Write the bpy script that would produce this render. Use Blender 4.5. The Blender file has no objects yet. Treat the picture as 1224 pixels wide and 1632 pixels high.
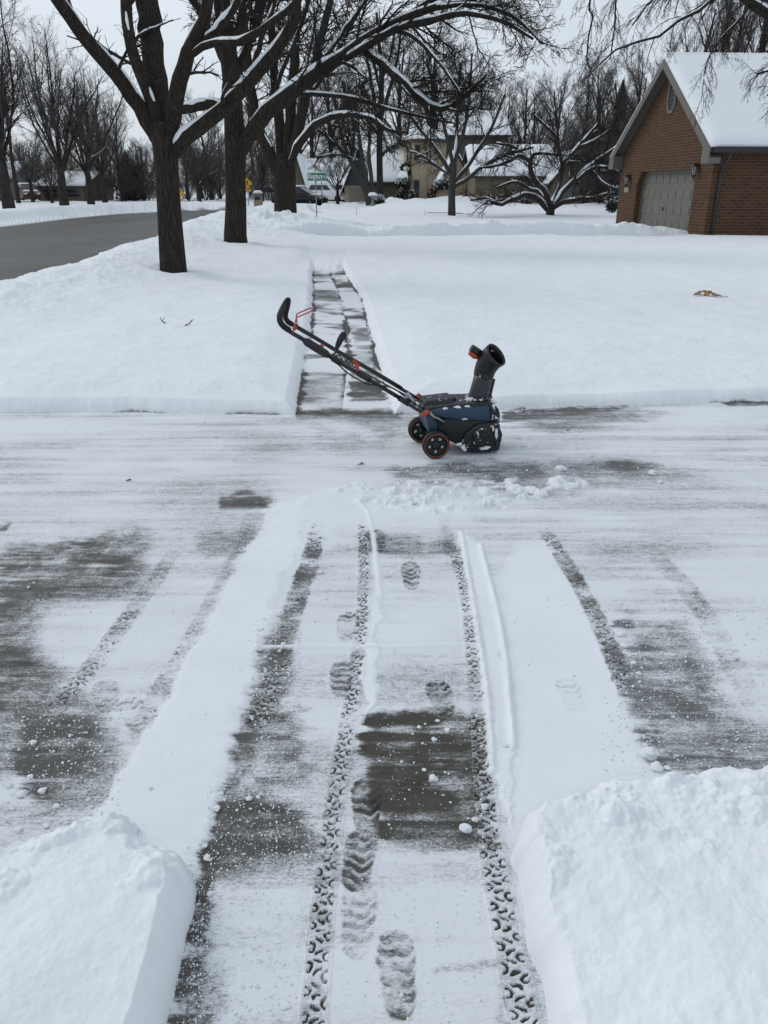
import bpy, bmesh, math, random
import numpy as np
from mathutils import Vector, Matrix, noise as mnoise

# ------------------------------------------------------------------ camera, sky, sun, exposure
S = bpy.context.scene
COL = S.collection
H = 1.6                                   # eye height
F = 1226.0                                # focal length in photo pixels (photo is 1224 x 1632)
PITCH = math.atan(516 / 1226)
cam = bpy.data.cameras.new('camera'); camo = bpy.data.objects.new('camera', cam); COL.objects.link(camo)
camo.location = (0, 0, H); camo.rotation_euler = (math.pi / 2 - PITCH, 0, 0)
cam.sensor_fit = 'VERTICAL'; cam.sensor_height = 36; cam.lens = 36 * F / 1632
cam.clip_start = 0.05; cam.clip_end = 5000
S.camera = camo

SUN_EL, SUN_AZ = math.radians(38), math.radians(-60)     # behind thin cloud, ahead and to the left
W = bpy.data.worlds.new('World'); S.world = W; W.use_nodes = True
nt = W.node_tree; nt.nodes.clear()
sky = nt.nodes.new('ShaderNodeTexSky'); sky.sky_type = 'NISHITA'; sky.sun_disc = False
sky.sun_elevation = SUN_EL; sky.sun_rotation = SUN_AZ
sky.air_density = 1.0; sky.dust_density = 3.0; sky.ozone_density = 1.0
hs = nt.nodes.new('ShaderNodeHueSaturation'); hs.inputs['Saturation'].default_value = 0.34
gray = nt.nodes.new('ShaderNodeMix'); gray.data_type = 'RGBA'       # high thin overcast evens the sky out
gray.inputs[0].default_value = 0.75
gray.inputs[7].default_value = (6.05, 6.75, 7.45, 1)
tc = nt.nodes.new('ShaderNodeTexCoord'); mp = nt.nodes.new('ShaderNodeMapping')
mp.inputs['Scale'].default_value = (1, 1, 3)
cn = nt.nodes.new('ShaderNodeTexNoise'); cn.inputs['Scale'].default_value = 1.6; cn.inputs['Detail'].default_value = 4
cr = nt.nodes.new('ShaderNodeMapRange')
cr.inputs['From Min'].default_value = 0.3; cr.inputs['From Max'].default_value = 0.7
cr.inputs['To Min'].default_value = 0.88; cr.inputs['To Max'].default_value = 1.1
mul = nt.nodes.new('ShaderNodeVectorMath'); mul.operation = 'SCALE'
bg = nt.nodes.new('ShaderNodeBackground'); bg.inputs['Strength'].default_value = 0.1
wo = nt.nodes.new('ShaderNodeOutputWorld')
L = nt.links.new
L(sky.outputs[0], hs.inputs['Color']); L(hs.outputs[0], gray.inputs[6])
L(tc.outputs['Generated'], mp.inputs[0]); L(mp.outputs[0], cn.inputs['Vector']); L(cn.outputs[0], cr.inputs[0])
L(gray.outputs[2], mul.inputs[0]); L(cr.outputs[0], mul.inputs['Scale'])
L(mul.outputs[0], bg.inputs[0]); L(bg.outputs[0], wo.inputs[0])

sun = bpy.data.lights.new('sun', 'SUN'); sun.energy = 0.6; sun.angle = math.radians(25); sun.color = (1, 0.97, 0.93)
suno = bpy.data.objects.new('sun', sun); COL.objects.link(suno)
sd = Vector((math.sin(-SUN_AZ) * -1 * math.cos(SUN_EL), math.cos(SUN_AZ) * math.cos(SUN_EL), math.sin(SUN_EL)))
suno.rotation_euler = sd.to_track_quat('Z', 'Y').to_euler()
S.view_settings.view_transform = 'Standard'; S.view_settings.look = 'None'
S.view_settings.gamma = 1; S.view_settings.exposure = 0.2
S.cycles.max_bounces = 6; S.cycles.transparent_max_bounces = 6

# ------------------------------------------------------------------ pixel <-> place
CP, SP = math.cos(PITCH), math.sin(PITCH)
def G(x, y, z=0.0):
    u = (x - 612) / F; v = (816 - y) / F
    dy = CP + v * SP; dz = -SP + v * CP
    t = (z - H) / dz
    return np.array((u * t, dy * t, z))
def P(x, y, Y):
    u = (x - 612) / F; v = (816 - y) / F
    dy = CP + v * SP; dz = -SP + v * CP
    t = Y / dy
    return np.array((u * t, Y, H + dz * t))
def pxsize(Y, z=0.0):                      # metres in one photo pixel at that distance
    return (Y * CP + (H - z) * SP) / F
def proj(X, Y, Z=0.0):
    d = np.maximum(Y * CP + (H - Z) * SP, 0.05)
    up = Y * SP - (H - Z) * CP
    return 612 + F * X / d, 816 - F * up / d

# ------------------------------------------------------------------ numpy noise
def _hash(i, j, s):
    h = (i.astype(np.int64) * 374761393 + j.astype(np.int64) * 668265263 + s * 1442695041) & 0xffffffff
    h = ((h ^ (h >> 13)) * 1274126177) & 0xffffffff
    h = h ^ (h >> 16)
    return (h & 0xffff).astype(np.float32) / 65535.0
def vn(x, y, s=0):
    i = np.floor(x); j = np.floor(y); fx = (x - i).astype(np.float32); fy = (y - j).astype(np.float32)
    i = i.astype(np.int64); j = j.astype(np.int64)
    fx = fx * fx * fx * (fx * (fx * 6 - 15) + 10); fy = fy * fy * fy * (fy * (fy * 6 - 15) + 10)
    a = _hash(i, j, s); b = _hash(i + 1, j, s); c = _hash(i, j + 1, s); d = _hash(i + 1, j + 1, s)
    return (a * (1 - fx) + b * fx) * (1 - fy) + (c * (1 - fx) + d * fx) * fy
def fbm(x, y, s=0, o=4, g=0.5):
    r = 0; a = 1; t = 0; f = 1.0
    for k in range(o):
        # turn each octave so that lattice lines do not show
        ca, sa = math.cos(0.5 + k * 1.1), math.sin(0.5 + k * 1.1)
        r = r + a * vn((x * ca - y * sa) * f, (x * sa + y * ca) * f, s + k * 17); t += a; a *= g; f *= 2.03
    return r / t                            # 0..1, mean .5
def fbs(x, y, s=0, o=3, g=0.5):             # not turned: for streaks
    r = 0; a = 1; t = 0; f = 1.0
    for k in range(o):
        r = r + a * vn(x * f, y * f, s + k * 17); t += a; a *= g; f *= 2.03
    return r / t
def ss(a, b, x):
    t = np.clip((x - a) / (b - a), 0, 1); return t * t * (3 - 2 * t)

# ------------------------------------------------------------------ object helpers
def tag(o, label=None, cat=None, group=None, kind=None):
    if label: o['label'] = label
    if cat: o['category'] = cat
    if group: o['group'] = group
    if kind: o['kind'] = kind
    return o
def thing(name, label, cat, loc=(0, 0, 0), rz=0.0, group=None):
    o = bpy.data.objects.new(name, None); COL.objects.link(o)
    o.location = [float(c) for c in loc]; o.rotation_euler = (0, 0, rz); o.empty_display_size = 0.2
    return tag(o, label, cat, group)
def link_mesh(name, me, mat, parent=None):
    o = bpy.data.objects.new(name, me); COL.objects.link(o)
    if mat: me.materials.append(mat)
    if parent: o.parent = parent
    return o
def np_mesh(name, V, quads=None, tris=None, smooth=True):
    me = bpy.data.meshes.new(name)
    nq = 0 if quads is None else len(quads); n3 = 0 if tris is None else len(tris)
    me.vertices.add(len(V)); me.vertices.foreach_set('co', np.ascontiguousarray(V, np.float32).ravel())
    idx = []; st = []; c = 0
    if nq:
        idx.append(np.asarray(quads, np.int32).ravel()); st.append(np.arange(nq) * 4); c = nq * 4
    if n3:
        idx.append(np.asarray(tris, np.int32).ravel()); st.append(c + np.arange(n3) * 3)
    idx = np.concatenate(idx); st = np.concatenate(st).astype(np.int32)
    me.loops.add(len(idx)); me.loops.foreach_set('vertex_index', idx)
    me.polygons.add(len(st)); me.polygons.foreach_set('loop_start', st)
    me.update(calc_edges=True); me.validate()
    me.polygons.foreach_set('use_smooth', np.full(len(me.polygons), smooth))
    return me
class MB:
    """collects shapes into one mesh"""
    def __init__(s): s.v = []; s.f = []; s.sm = []
    def add(s, vs, fs, smooth=False):
        b = len(s.v); s.v += [tuple(float(c) for c in p) for p in vs]
        s.f += [tuple(i + b for i in f) for f in fs]; s.sm += [smooth] * len(fs); return s
    def box(s, lo, hi, M=None):
        x0, y0, z0 = lo; x1, y1, z1 = hi
        vs = [(x0,y0,z0),(x1,y0,z0),(x1,y1,z0),(x0,y1,z0),(x0,y0,z1),(x1,y0,z1),(x1,y1,z1),(x0,y1,z1)]
        if M is not None: vs = [M @ Vector(v) for v in vs]
        return s.add(vs, [(3,2,1,0),(4,5,6,7),(0,1,5,4),(1,2,6,5),(2,3,7,6),(3,0,4,7)])
    def prism(s, poly, a, b, ax=1):
        """polygon of 2-D points pushed from a to b along axis ax (0 x: (y,z); 1 y: (x,z); 2 z: (x,y))"""
        def mk(p, c):
            return (c, p[0], p[1]) if ax == 0 else (p[0], c, p[1]) if ax == 1 else (p[0], p[1], c)
        n = len(poly); vs = [mk(p, a) for p in poly] + [mk(p, b) for p in poly]
        fs = [tuple(range(n)), tuple(range(2 * n - 1, n - 1, -1))] + [(i, n + i, n + (i + 1) % n, (i + 1) % n) for i in range(n)]
        return s.add(vs, fs)
    def tube(s, pts, rad, k=10, caps=True):
        pts = [Vector(p) for p in pts]; n = len(pts)
        if not hasattr(rad, '__len__'): rad = [rad] * n
        vs = []; ref = None
        for i, p in enumerate(pts):
            t = (pts[min(i + 1, n - 1)] - pts[max(i - 1, 0)]).normalized()
            if ref is None:
                ref = Vector((0, 0, 1)) if abs(t.z) < 0.9 else Vector((1, 0, 0))
            u = t.cross(ref); u = u.normalized() if u.length > 1e-6 else t.orthogonal().normalized()
            w = u.cross(t).normalized(); ref = w
            for j in range(k):
                a = 2 * math.pi * j / k
                vs.append(p + (u * math.cos(a) + w * math.sin(a)) * rad[i])
        fs = [(i*k+j, i*k+(j+1)%k, (i+1)*k+(j+1)%k, (i+1)*k+j) for i in range(n-1) for j in range(k)]
        b = len(s.v); s.add(vs, fs, True)
        if caps:
            s.f += [tuple(b + j for j in reversed(range(k))), tuple(b + (n-1)*k + j for j in range(k))]; s.sm += [False, False]
        return s
    def lathe(s, prof, M=None, k=20, sm=True, caps=True):
        """profile of (radius, height) turned round the z axis, then moved by M"""
        vs = []
        for r, z in prof:
            for j in range(k):
                a = 2 * math.pi * j / k; p = Vector((r * math.cos(a), r * math.sin(a), z))
                vs.append(M @ p if M is not None else p)
        n = len(prof)
        fs = [(i*k+j, i*k+(j+1)%k, (i+1)*k+(j+1)%k, (i+1)*k+j) for i in range(n-1) for j in range(k)]
        b = len(s.v); s.add(vs, fs, sm)
        if caps: s.f += [tuple(b + j for j in reversed(range(k))), tuple(b + (n-1)*k + j for j in range(k))]
        if caps: s.sm += [False, False]
        return s
    def blob(s, c, r, seed=0, amp=0.25, sub=2, freq=1.3):
        bm = bmesh.new(); bmesh.ops.create_icosphere(bm, subdivisions=sub, radius=1)
        b = []
        for v in bm.verts:
            q = v.co * freq + Vector((seed * 3.7, seed * 1.3, seed * 2.1))
            m = 1 + amp * 2 * mnoise.noise(q) + amp * mnoise.noise(q * 2.3)
            b.append((c[0] + v.co.x * r[0] * m, c[1] + v.co.y * r[1] * m, c[2] + v.co.z * r[2] * m))
        s.add(b, [tuple(v.index for v in f.verts) for f in bm.faces], True); bm.free(); return s
    def build(s, name, mat, parent=None, bevel=0.0, seg=2):
        me = bpy.data.meshes.new(name); me.from_pydata(s.v, [], s.f)
        me.polygons.foreach_set('use_smooth', s.sm); me.update()
        bm = bmesh.new(); bm.from_mesh(me)
        bmesh.ops.recalc_face_normals(bm, faces=bm.faces)
        if bevel:
            es = [e for e in bm.edges if len(e.link_faces) == 2 and e.calc_face_angle(0) > 0.5]
            bmesh.ops.bevel(bm, geom=es, offset=bevel, segments=seg, profile=0.5, affect='EDGES', clamp_overlap=True)
            for f in bm.faces: f.smooth = True
        bm.to_mesh(me); bm.free()
        if bevel: me.set_sharp_from_angle(angle=math.radians(40))
        return link_mesh(name, me, mat, parent)
def children(o): return [c for c in bpy.data.objects if c.parent == o]
def copy_tree(o, parent=None):
    c = o.copy(); COL.objects.link(c)
    if parent: c.parent = parent
    for ch in children(o): copy_tree(ch, c)
    return c

# ------------------------------------------------------------------ materials
class N:
    def __init__(s, name):
        s.m = bpy.data.materials.new(name); s.m.use_nodes = True; s.t = s.m.node_tree
        s.b = s.t.nodes['Principled BSDF']; s.tc = None
    def n(s, typ, **kw):
        x = s.t.nodes.new('ShaderNode' + typ)
        for k, v in kw.items():
            if k in x.inputs: x.inputs[k].default_value = v
            else: setattr(x, k, v)
        return x
    def l(s, a, b): s.t.links.new(a, b)
    def co(s, scale=(1, 1, 1), rot=(0, 0, 0)):
        if not s.tc: s.tc = s.n('TexCoord')
        m = s.n('Mapping'); m.inputs['Scale'].default_value = scale; m.inputs['Rotation'].default_value = rot
        s.l(s.tc.outputs['Object'], m.inputs[0]); return m.outputs[0]
    def noise(s, scale, detail=4, rough=0.55, co=None):
        x = s.n('TexNoise'); x.inputs['Scale'].default_value = scale; x.inputs['Detail'].default_value = detail
        x.inputs['Roughness'].default_value = rough
        s.l(co if co is not None else s.co(), x.inputs['Vector']); return x.outputs[0]
    def ramp(s, fac, stops):
        r = s.n('ValToRGB'); e = r.color_ramp.elements
        e[0].position, e[0].color = stops[0][0], (*stops[0][1], 1); e[1].position, e[1].color = stops[-1][0], (*stops[-1][1], 1)
        for p, c in stops[1:-1]:
            q = e.new(p); q.color = (*c, 1)
        s.l(fac, r.inputs[0]); return r.outputs[0]
    def math(s, op, a, b=None, clamp=False):
        x = s.n('Math'); x.operation = op; x.use_clamp = clamp
        for i, q in enumerate((a, b)):
            if q is None: continue
            if isinstance(q, (int, float)): x.inputs[i].default_value = q
            else: s.l(q, x.inputs[i])
        return x.outputs[0]
    def mix(s, f, a, b):
        x = s.n('Mix'); x.data_type = 'RGBA'
        for i, q in ((0, f), (6, a), (7, b)):
            if isinstance(q, tuple): x.inputs[i].default_value = (*q, 1)
            elif isinstance(q, (int, float)): x.inputs[i].default_value = q
            else: s.l(q, x.inputs[i])
        return x.outputs[2]
    def bump(s, h, strength=0.3, dist=0.01):
        x = s.n('Bump'); x.inputs['Strength'].default_value = strength; x.inputs['Distance'].default_value = dist
        s.l(h, x.inputs['Height']); s.l(x.outputs[0], s.b.inputs['Normal'])
    def col(s, c):
        if isinstance(c, tuple): s.b.inputs['Base Color'].default_value = (*c, 1)
        else: s.l(c, s.b.inputs['Base Color'])
    def rough(s, r): s.b.inputs['Roughness'].default_value = r
def plain(name, c, rough=0.6, metal=0.0, var=0.12, scale=8, bump=0.0, spec=0.5):
    m = N(name); f = m.noise(scale, 5)
    lo = tuple(k * (1 - var) for k in c); hi = tuple(min(1, k * (1 + var)) for k in c)
    m.col(m.ramp(f, [(0.3, lo), (0.7, hi)])); m.rough(rough); m.b.inputs['Metallic'].default_value = metal
    m.b.inputs['Specular IOR Level'].default_value = spec
    if bump: m.bump(m.noise(scale * 6, 6), bump, 0.01)
    return m.m

SNOW_C = (0.80, 0.83, 0.865)
def snow_mat():
    m = N('snow'); a = m.noise(9, 6, 0.6)
    m.col(m.ramp(a, [(0.3, tuple(c * 0.97 for c in SNOW_C)), (0.7, tuple(c * 1.03 for c in SNOW_C))])); m.rough(0.75)
    m.b.inputs['Specular IOR Level'].default_value = 0.2
    m.bump(m.noise(30, 8, 0.65), 0.35, 0.03); return m.m
def ground_mat():
    """snow lying thinly or thickly on concrete: the mesh carries how much snow lies at each place"""
    m = N('snow_over_concrete')
    at = m.n('Attribute'); at.attribute_name = 'cover'
    at2 = m.n('Attribute'); at2.attribute_name = 'dry'
    fine = m.noise(1, 4, 0.75, m.co((95, 165, 100))); mid = m.noise(1, 5, 0.7, m.co((22, 34, 28)))
    streak = m.noise(1, 5, 0.65, m.co((7, 110, 10)))
    comb = m.noise(1, 3, 0.6, m.co((4, 330, 10)))
    nn = m.math('ADD', m.math('MULTIPLY', fine, 0.48), m.math('ADD', m.math('MULTIPLY', mid, 0.26),
                m.math('ADD', m.math('MULTIPLY', streak, 0.17), m.math('MULTIPLY', comb, 0.09))))
    k = m.math('MULTIPLY', m.math('SUBTRACT', nn, 0.5), 3.0)
    # noise matters only where snow is thin
    thin = m.math('MULTIPLY', m.math('SUBTRACT', 1.0, m.math('ABSOLUTE', m.math('SUBTRACT', m.math('MULTIPLY', at.outputs['Fac'], 2.0), 1.0)), True), 1.0)
    thin = m.math('MINIMUM', m.math('ADD', m.math('MULTIPLY', thin, 1.4), 0.07), 1.0)
    fac0 = m.math('ADD', at.outputs['Fac'], m.math('MULTIPLY', k, thin), True)
    mr = m.n('MapRange'); mr.interpolation_type = 'SMOOTHSTEP'; mr.inputs['From Min'].default_value = 0.08; mr.inputs['From Max'].default_value = 0.86
    m.l(fac0, mr.inputs[0])
    op = m.n('MapRange'); op.inputs['From Min'].default_value = 0.55; op.inputs['From Max'].default_value = 1.35; op.inputs['To Min'].default_value = 0.83; op.inputs['To Max'].default_value = 1.0
    m.l(at.outputs['Fac'], op.inputs[0]); fac = m.math('MULTIPLY', mr.outputs[0], op.outputs[0])
    cn = m.noise(7, 9, 0.75); agg = m.noise(260, 3, 0.8)
    wetc = m.ramp(cn, [(0.3, (0.030, 0.026, 0.020)), (0.52, (0.055, 0.050, 0.040)), (0.75, (0.10, 0.093, 0.079))])
    dryc = m.ramp(cn, [(0.3, (0.085, 0.088, 0.088)), (0.7, (0.15, 0.155, 0.157))])
    cc = m.mix(at2.outputs['Fac'], wetc, dryc)
    cc = m.mix(m.math('MULTIPLY', m.math('SUBTRACT', agg, 0.5, True), 1.0), cc, (0.17, 0.162, 0.148))
    sn = m.ramp(m.noise(3.0, 6, 0.6), [(0.3, tuple(c * 0.965 for c in SNOW_C)), (0.7, tuple(c * 1.03 for c in SNOW_C))])
    m.col(m.mix(fac, cc, sn))
    rr = m.n('MapRange'); rr.inputs['To Min'].default_value = 0.5; rr.inputs['To Max'].default_value = 0.8
    m.l(fac, rr.inputs[0]); m.l(rr.outputs[0], m.b.inputs['Roughness'])
    m.b.inputs['Specular IOR Level'].default_value = 0.25
    hh = m.math('ADD', m.math('MULTIPLY', fac, 0.5), m.math('ADD', m.math('MULTIPLY', m.noise(38, 8, 0.72), 0.5), m.math('MULTIPLY', fine, 0.25)))
    m.bump(hh, 0.42, 0.009); return m.m
def asphalt_mat():
    m = N('asphalt'); at = m.n('Attribute'); at.attribute_name = 'cover'
    big = m.noise(1, 5, 0.6, m.co((0.5, 0.09, 1))); fi = m.noise(60, 4, 0.8); crk = m.n('TexVoronoi'); crk.feature = 'DISTANCE_TO_EDGE'
    crk.inputs['Scale'].default_value = 1.0; m.l(m.mix(0.25, m.co((0.16, 0.5, 1)), m.n('TexNoise').outputs[1]), crk.inputs['Vector'])
    dk = m.noise(1, 6, 0.7, m.co((0.22, 0.75, 1), (0, 0, 0.5)))
    c = m.ramp(big, [(0.3, (0.05, 0.048, 0.044)), (0.7, (0.11, 0.105, 0.097))])
    c = m.mix(m.math('MULTIPLY', m.math('LESS_THAN', crk.outputs[0], 0.02), 0.55), c, (0.035, 0.033, 0.03))
    c = m.mix(m.math('MULTIPLY', m.math('SUBTRACT', 1.0, m.math('MULTIPLY', m.math('ABSOLUTE', m.math('SUBTRACT', dk, 0.5)), 14), True), 0.6), c, (0.03, 0.028, 0.026))
    c = m.mix(m.math('MULTIPLY', fi, 0.2), c, (0.2, 0.19, 0.18))
    c = m.mix(at.outputs['Fac'], c, SNOW_C)
    m.col(c); m.rough(0.6); m.b.inputs['Specular IOR Level'].default_value = 0.35
    m.bump(fi, 0.3, 0.01); return m.m
def bark_mat(name, lo, hi, sc=1.0):
    m = N(name); v = m.noise(1, 5, 0.65, m.co((34 * sc, 34 * sc, 4.5 * sc))); w = m.noise(3, 5, 0.6)
    c = m.ramp(v, [(0.32, tuple(k * 0.45 for k in lo)), (0.5, lo), (0.7, hi)])
    m.col(m.mix(m.math('MULTIPLY', w, 0.4), c, tuple(k * 0.8 for k in lo))); m.rough(0.95)
    m.b.inputs['Specular IOR Level'].default_value = 0.1
    m.bump(v, 1.0, 0.03); return m.m
def brick_mat(name, c1, c2, mortar, sc=1.0, bw=0.215, bh=0.075):
    m = N(name); co = m.co(); sx = m.n('SeparateXYZ'); m.l(co, sx.inputs[0])
    cb = m.n('CombineXYZ'); m.l(m.math('ADD', sx.outputs[0], sx.outputs[1]), cb.inputs[0]); m.l(sx.outputs[2], cb.inputs[1])
    b = m.n('TexBrick'); m.l(cb.outputs[0], b.inputs['Vector'])
    b.inputs['Scale'].default_value = 1.0; b.inputs['Brick Width'].default_value = bw * sc; b.inputs['Row Height'].default_value = bh * sc
    b.inputs['Mortar Size'].default_value = 0.010 * sc; b.inputs['Mortar Smooth'].default_value = 0.2; b.inputs['Bias'].default_value = -0.1
    b.inputs['Color1'].default_value = (*c1, 1); b.inputs['Color2'].default_value = (*c2, 1); b.inputs['Mortar'].default_value = (*mortar, 1)
    v = m.noise(2.2, 6, 0.7); f = m.noise(40, 4, 0.7)
    c = m.mix(m.math('MULTIPLY', v, 0.35), b.outputs[0], tuple(k * 0.55 for k in c1))
    c = m.mix(m.math('MULTIPLY', f, 0.2), c, mortar)
    m.col(c); m.rough(0.9); m.b.inputs['Specular IOR Level'].default_value = 0.2
    m.bump(m.math('ADD', m.math('MULTIPLY', b.outputs['Fac'], -1.0), m.math('MULTIPLY', f, 0.4)), 0.6, 0.012); return m.m
def caked(name, c, rough, amt=0.58, sc=26):
    """dark plastic with snow stuck on it in patches"""
    m = N(name); a = m.noise(sc, 6, 0.6); z = m.n('NewGeometry'); sx = m.n('SeparateXYZ'); m.l(z.outputs['Normal'], sx.inputs[0])
    k = m.math('ADD', a, m.math('MULTIPLY', sx.outputs[2], 0.03))
    f = m.math('MULTIPLY', m.math('SUBTRACT', k, amt), 22, True)
    base = m.ramp(m.noise(60, 3), [(0.3, tuple(q * 0.85 for q in c)), (0.7, tuple(q * 1.25 for q in c))])
    m.col(m.mix(f, base, SNOW_C)); m.rough(rough); m.bump(f, 0.5, 0.004); return m.m

M = dict(
    snow=snow_mat(), ground=ground_mat(), asphalt=asphalt_mat(),
    bark=bark_mat('ridged_bark', (0.034, 0.029, 0.024), (0.075, 0.064, 0.053)),
    bark_far=plain('dark_bark', (0.042, 0.037, 0.034), 0.95, var=0.4, scale=3, spec=0.1),
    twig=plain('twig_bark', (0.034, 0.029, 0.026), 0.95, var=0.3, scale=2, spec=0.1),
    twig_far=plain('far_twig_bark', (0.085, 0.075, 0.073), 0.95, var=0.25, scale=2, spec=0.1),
    bark_grey=bark_mat('grey_bark', (0.06, 0.056, 0.05), (0.1, 0.094, 0.085)),
    brick=brick_mat('brown_brick', (0.102, 0.043, 0.021), (0.046, 0.021, 0.013), (0.125, 0.096, 0.068), 1.3),
    tanbrick=brick_mat('tan_brick', (0.52, 0.42, 0.30), (0.41, 0.33, 0.23), (0.5, 0.42, 0.33)),
    beige=brick_mat('beige_brick', (0.18, 0.148, 0.108), (0.13, 0.11, 0.082), (0.19, 0.162, 0.127)),
    trim=plain('taupe_trim', (0.125, 0.118, 0.107), 0.6, var=0.06),
    soffit=plain('soffit_boards', (0.085, 0.075, 0.065), 0.7, var=0.1),
    door=plain('garage_door_paint', (0.135, 0.132, 0.112), 0.5, var=0.06, scale=2),
    gutter=plain('dark_gutter', (0.018, 0.019, 0.021), 0.45, var=0.2),
    shingle=plain('dark_shingle', (0.05, 0.047, 0.045), 0.9, var=0.3, scale=20),
    blackp=plain('black_plastic', (0.008, 0.0085, 0.0095), 0.42, var=0.25, scale=30),
    blacks=caked('black_plastic_with_snow', (0.008, 0.0085, 0.0095), 0.45, 0.60, 24),
    hood=caked('hood_plastic_with_snow', (0.007, 0.0075, 0.0085), 0.45, 0.66, 24),
    greyp=caked('dark_grey_plastic_with_snow', (0.020, 0.021, 0.024), 0.35, 0.70, 20),
    deck=caked('deck_plastic_with_snow', (0.014, 0.015, 0.018), 0.5, 0.645, 34),
    foam=plain('black_foam', (0.010, 0.010, 0.011), 0.85, var=0.3, scale=60, bump=0.3),
    blue=plain('navy_blue_plastic', (0.016, 0.044, 0.088), 0.38, var=0.12, scale=10),
    navy=plain('dark_navy_plastic', (0.004, 0.006, 0.012), 0.45, var=0.2, scale=12),
    orange=plain('orange_plastic', (0.40, 0.058, 0.026), 0.45, var=0.1),
    rim=plain('black_rim', (0.011, 0.011, 0.012), 0.5, var=0.2),
    rubber=plain('black_rubber', (0.014, 0.014, 0.014), 0.8, var=0.2, scale=40),
    steel=plain('scratched_steel', (0.35, 0.36, 0.37), 0.4, 0.8),
    tube=plain('black_tube_paint', (0.012, 0.012, 0.013), 0.35, var=0.2),
    signgreen=plain('sign_green', (0.006, 0.17, 0.085), 0.45, var=0.05),
    white=plain('white_paint', (0.78, 0.8, 0.8), 0.5, var=0.04),
    yellow=plain('sign_yellow', (0.78, 0.42, 0.015), 0.45, var=0.05),
    black=plain('black_paint', (0.012, 0.012, 0.012), 0.5),
    galv=plain('galvanised_steel', (0.22, 0.225, 0.23), 0.55, 0.3),
    concrete=plain('pole_concrete', (0.20, 0.20, 0.19), 0.8),
    glass=plain('dark_window_glass', (0.03, 0.035, 0.042), 0.08, var=0.1),
    siding=plain('blue_grey_siding', (0.06, 0.068, 0.08), 0.7, var=0.08),
    stucco=plain('cream_garage_door', (0.25, 0.235, 0.19), 0.6, var=0.05),
    redcar=plain('dark_red_paint', (0.055, 0.008, 0.012), 0.25),
    blackcar=plain('black_car_paint', (0.012, 0.014, 0.018), 0.2),
    whitecar=plain('white_car_paint', (0.72, 0.74, 0.76), 0.25, var=0.03),
    evergreen=plain('evergreen_needles', (0.022, 0.033, 0.02), 0.9, var=0.4, scale=5),
    wreath=plain('wreath_green', (0.02, 0.035, 0.018), 0.9, var=0.4, scale=14),
    red=plain('red_ribbon', (0.25, 0.02, 0.03), 0.6),
    leaf=plain('brown_leaf', (0.09, 0.05, 0.022), 0.8, var=0.4, scale=60),
    dead=plain('orange_dead_leaf', (0.5, 0.3, 0.16), 0.8, var=0.4, scale=40),
    brass=plain('lamp_black', (0.02, 0.018, 0.017), 0.4),
)

# ------------------------------------------------------------------ the ground: one height field
rng = np.random.default_rng(7)
def gl(pts, z=0.0): return np.array([G(x, y, z)[:2] for x, y in pts])
def interp_by(arr, key, val):
    o = np.argsort(arr[:, key]); a = arr[o]
    return lambda q: np.interp(q, a[:, key], a[:, val])
FARBANK = interp_by(gl([(-900, 662), (-300, 660), (0, 659), (200, 656), (470, 662), (632, 660), (800, 653), (1000, 646), (1224, 640), (1800, 632)]), 0, 1)
PL = interp_by(gl([(466, 700), (470, 665), (480, 600), (486, 560), (495, 530), (498, 470), (497, 440), (501, 415), (505, 400)]), 1, 0)
PR = interp_by(gl([(640, 700), (630, 662), (611, 600), (598, 555), (588, 515), (578, 478), (563, 455), (550, 435), (542, 415), (540, 400)]), 1, 0)
PM = interp_by(gl([(548, 700), (545, 660), (552, 600), (556, 560), (552, 520), (543, 475), (528, 440), (521, 415)]), 1, 0)
NL = interp_by(gl([(-700, 1365), (-300, 1350), (0, 1347), (60, 1335), (100, 1315), (130, 1300), (170, 1300), (215, 1325), (260, 1350), (296, 1375)], 0.13), 0, 1)
NR = interp_by(gl([(815, 1325), (860, 1280), (905, 1250), (950, 1240), (1050, 1246), (1090, 1246), (1130, 1235), (1160, 1225), (1224, 1215), (1500, 1212), (2000, 1212)], 0.15), 0, 1)
def crest(Y): return np.interp(Y, [0, 9, 11, 19, 24, 30, 37, 44, 52, 60, 75], [-5.6, -5.5, -5.35, -5.4, -5.9, -6.9, -7.6, -7.8, -7.2, -5.2, 8])
ROADW = lambda Y: np.interp(Y, [0, 30, 41, 50, 58, 66, 72, 80], [-18.5, -18.5, -18.8, -19.5, -19.5, -17.5, -14.0, 4])

def seg_track(X, Y, pts, hw):
    """signed distance across and distance along a polyline, for points near it"""
    d = np.full(X.shape, 9.0, np.float32); s = np.zeros(X.shape, np.float32); acc = 0.0
    for a, b in zip(pts[:-1], pts[1:]):
        t = b - a; Ln = math.hypot(*t); t = t / Ln
        rx = X - a[0]; ry = Y - a[1]
        al = rx * t[0] + ry * t[1]; ac = rx * t[1] - ry * t[0]
        e = np.maximum(np.maximum(-al, al - Ln), 0); dd = np.hypot(e, ac)
        m = dd < np.abs(d); d = np.where(m, np.sign(ac) * dd, d); s = np.where(m, acc + al, s); acc += Ln
    return d, s
def spline(pts, n=6):
    p = np.array(pts, float); out = []
    q = np.vstack([2 * p[0] - p[1], p, 2 * p[-1] - p[-2]])
    for i in range(len(p) - 1):
        a, b, c, d = q[i], q[i + 1], q[i + 2], q[i + 3]
        for k in range(n):
            t = k / n
            out.append(0.5 * (2 * b + (c - a) * t + (2 * a - 5 * b + 4 * c - d) * t * t + (3 * b - a - 3 * c + d) * t ** 3))
    out.append(p[-1]); return np.array(out)
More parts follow.
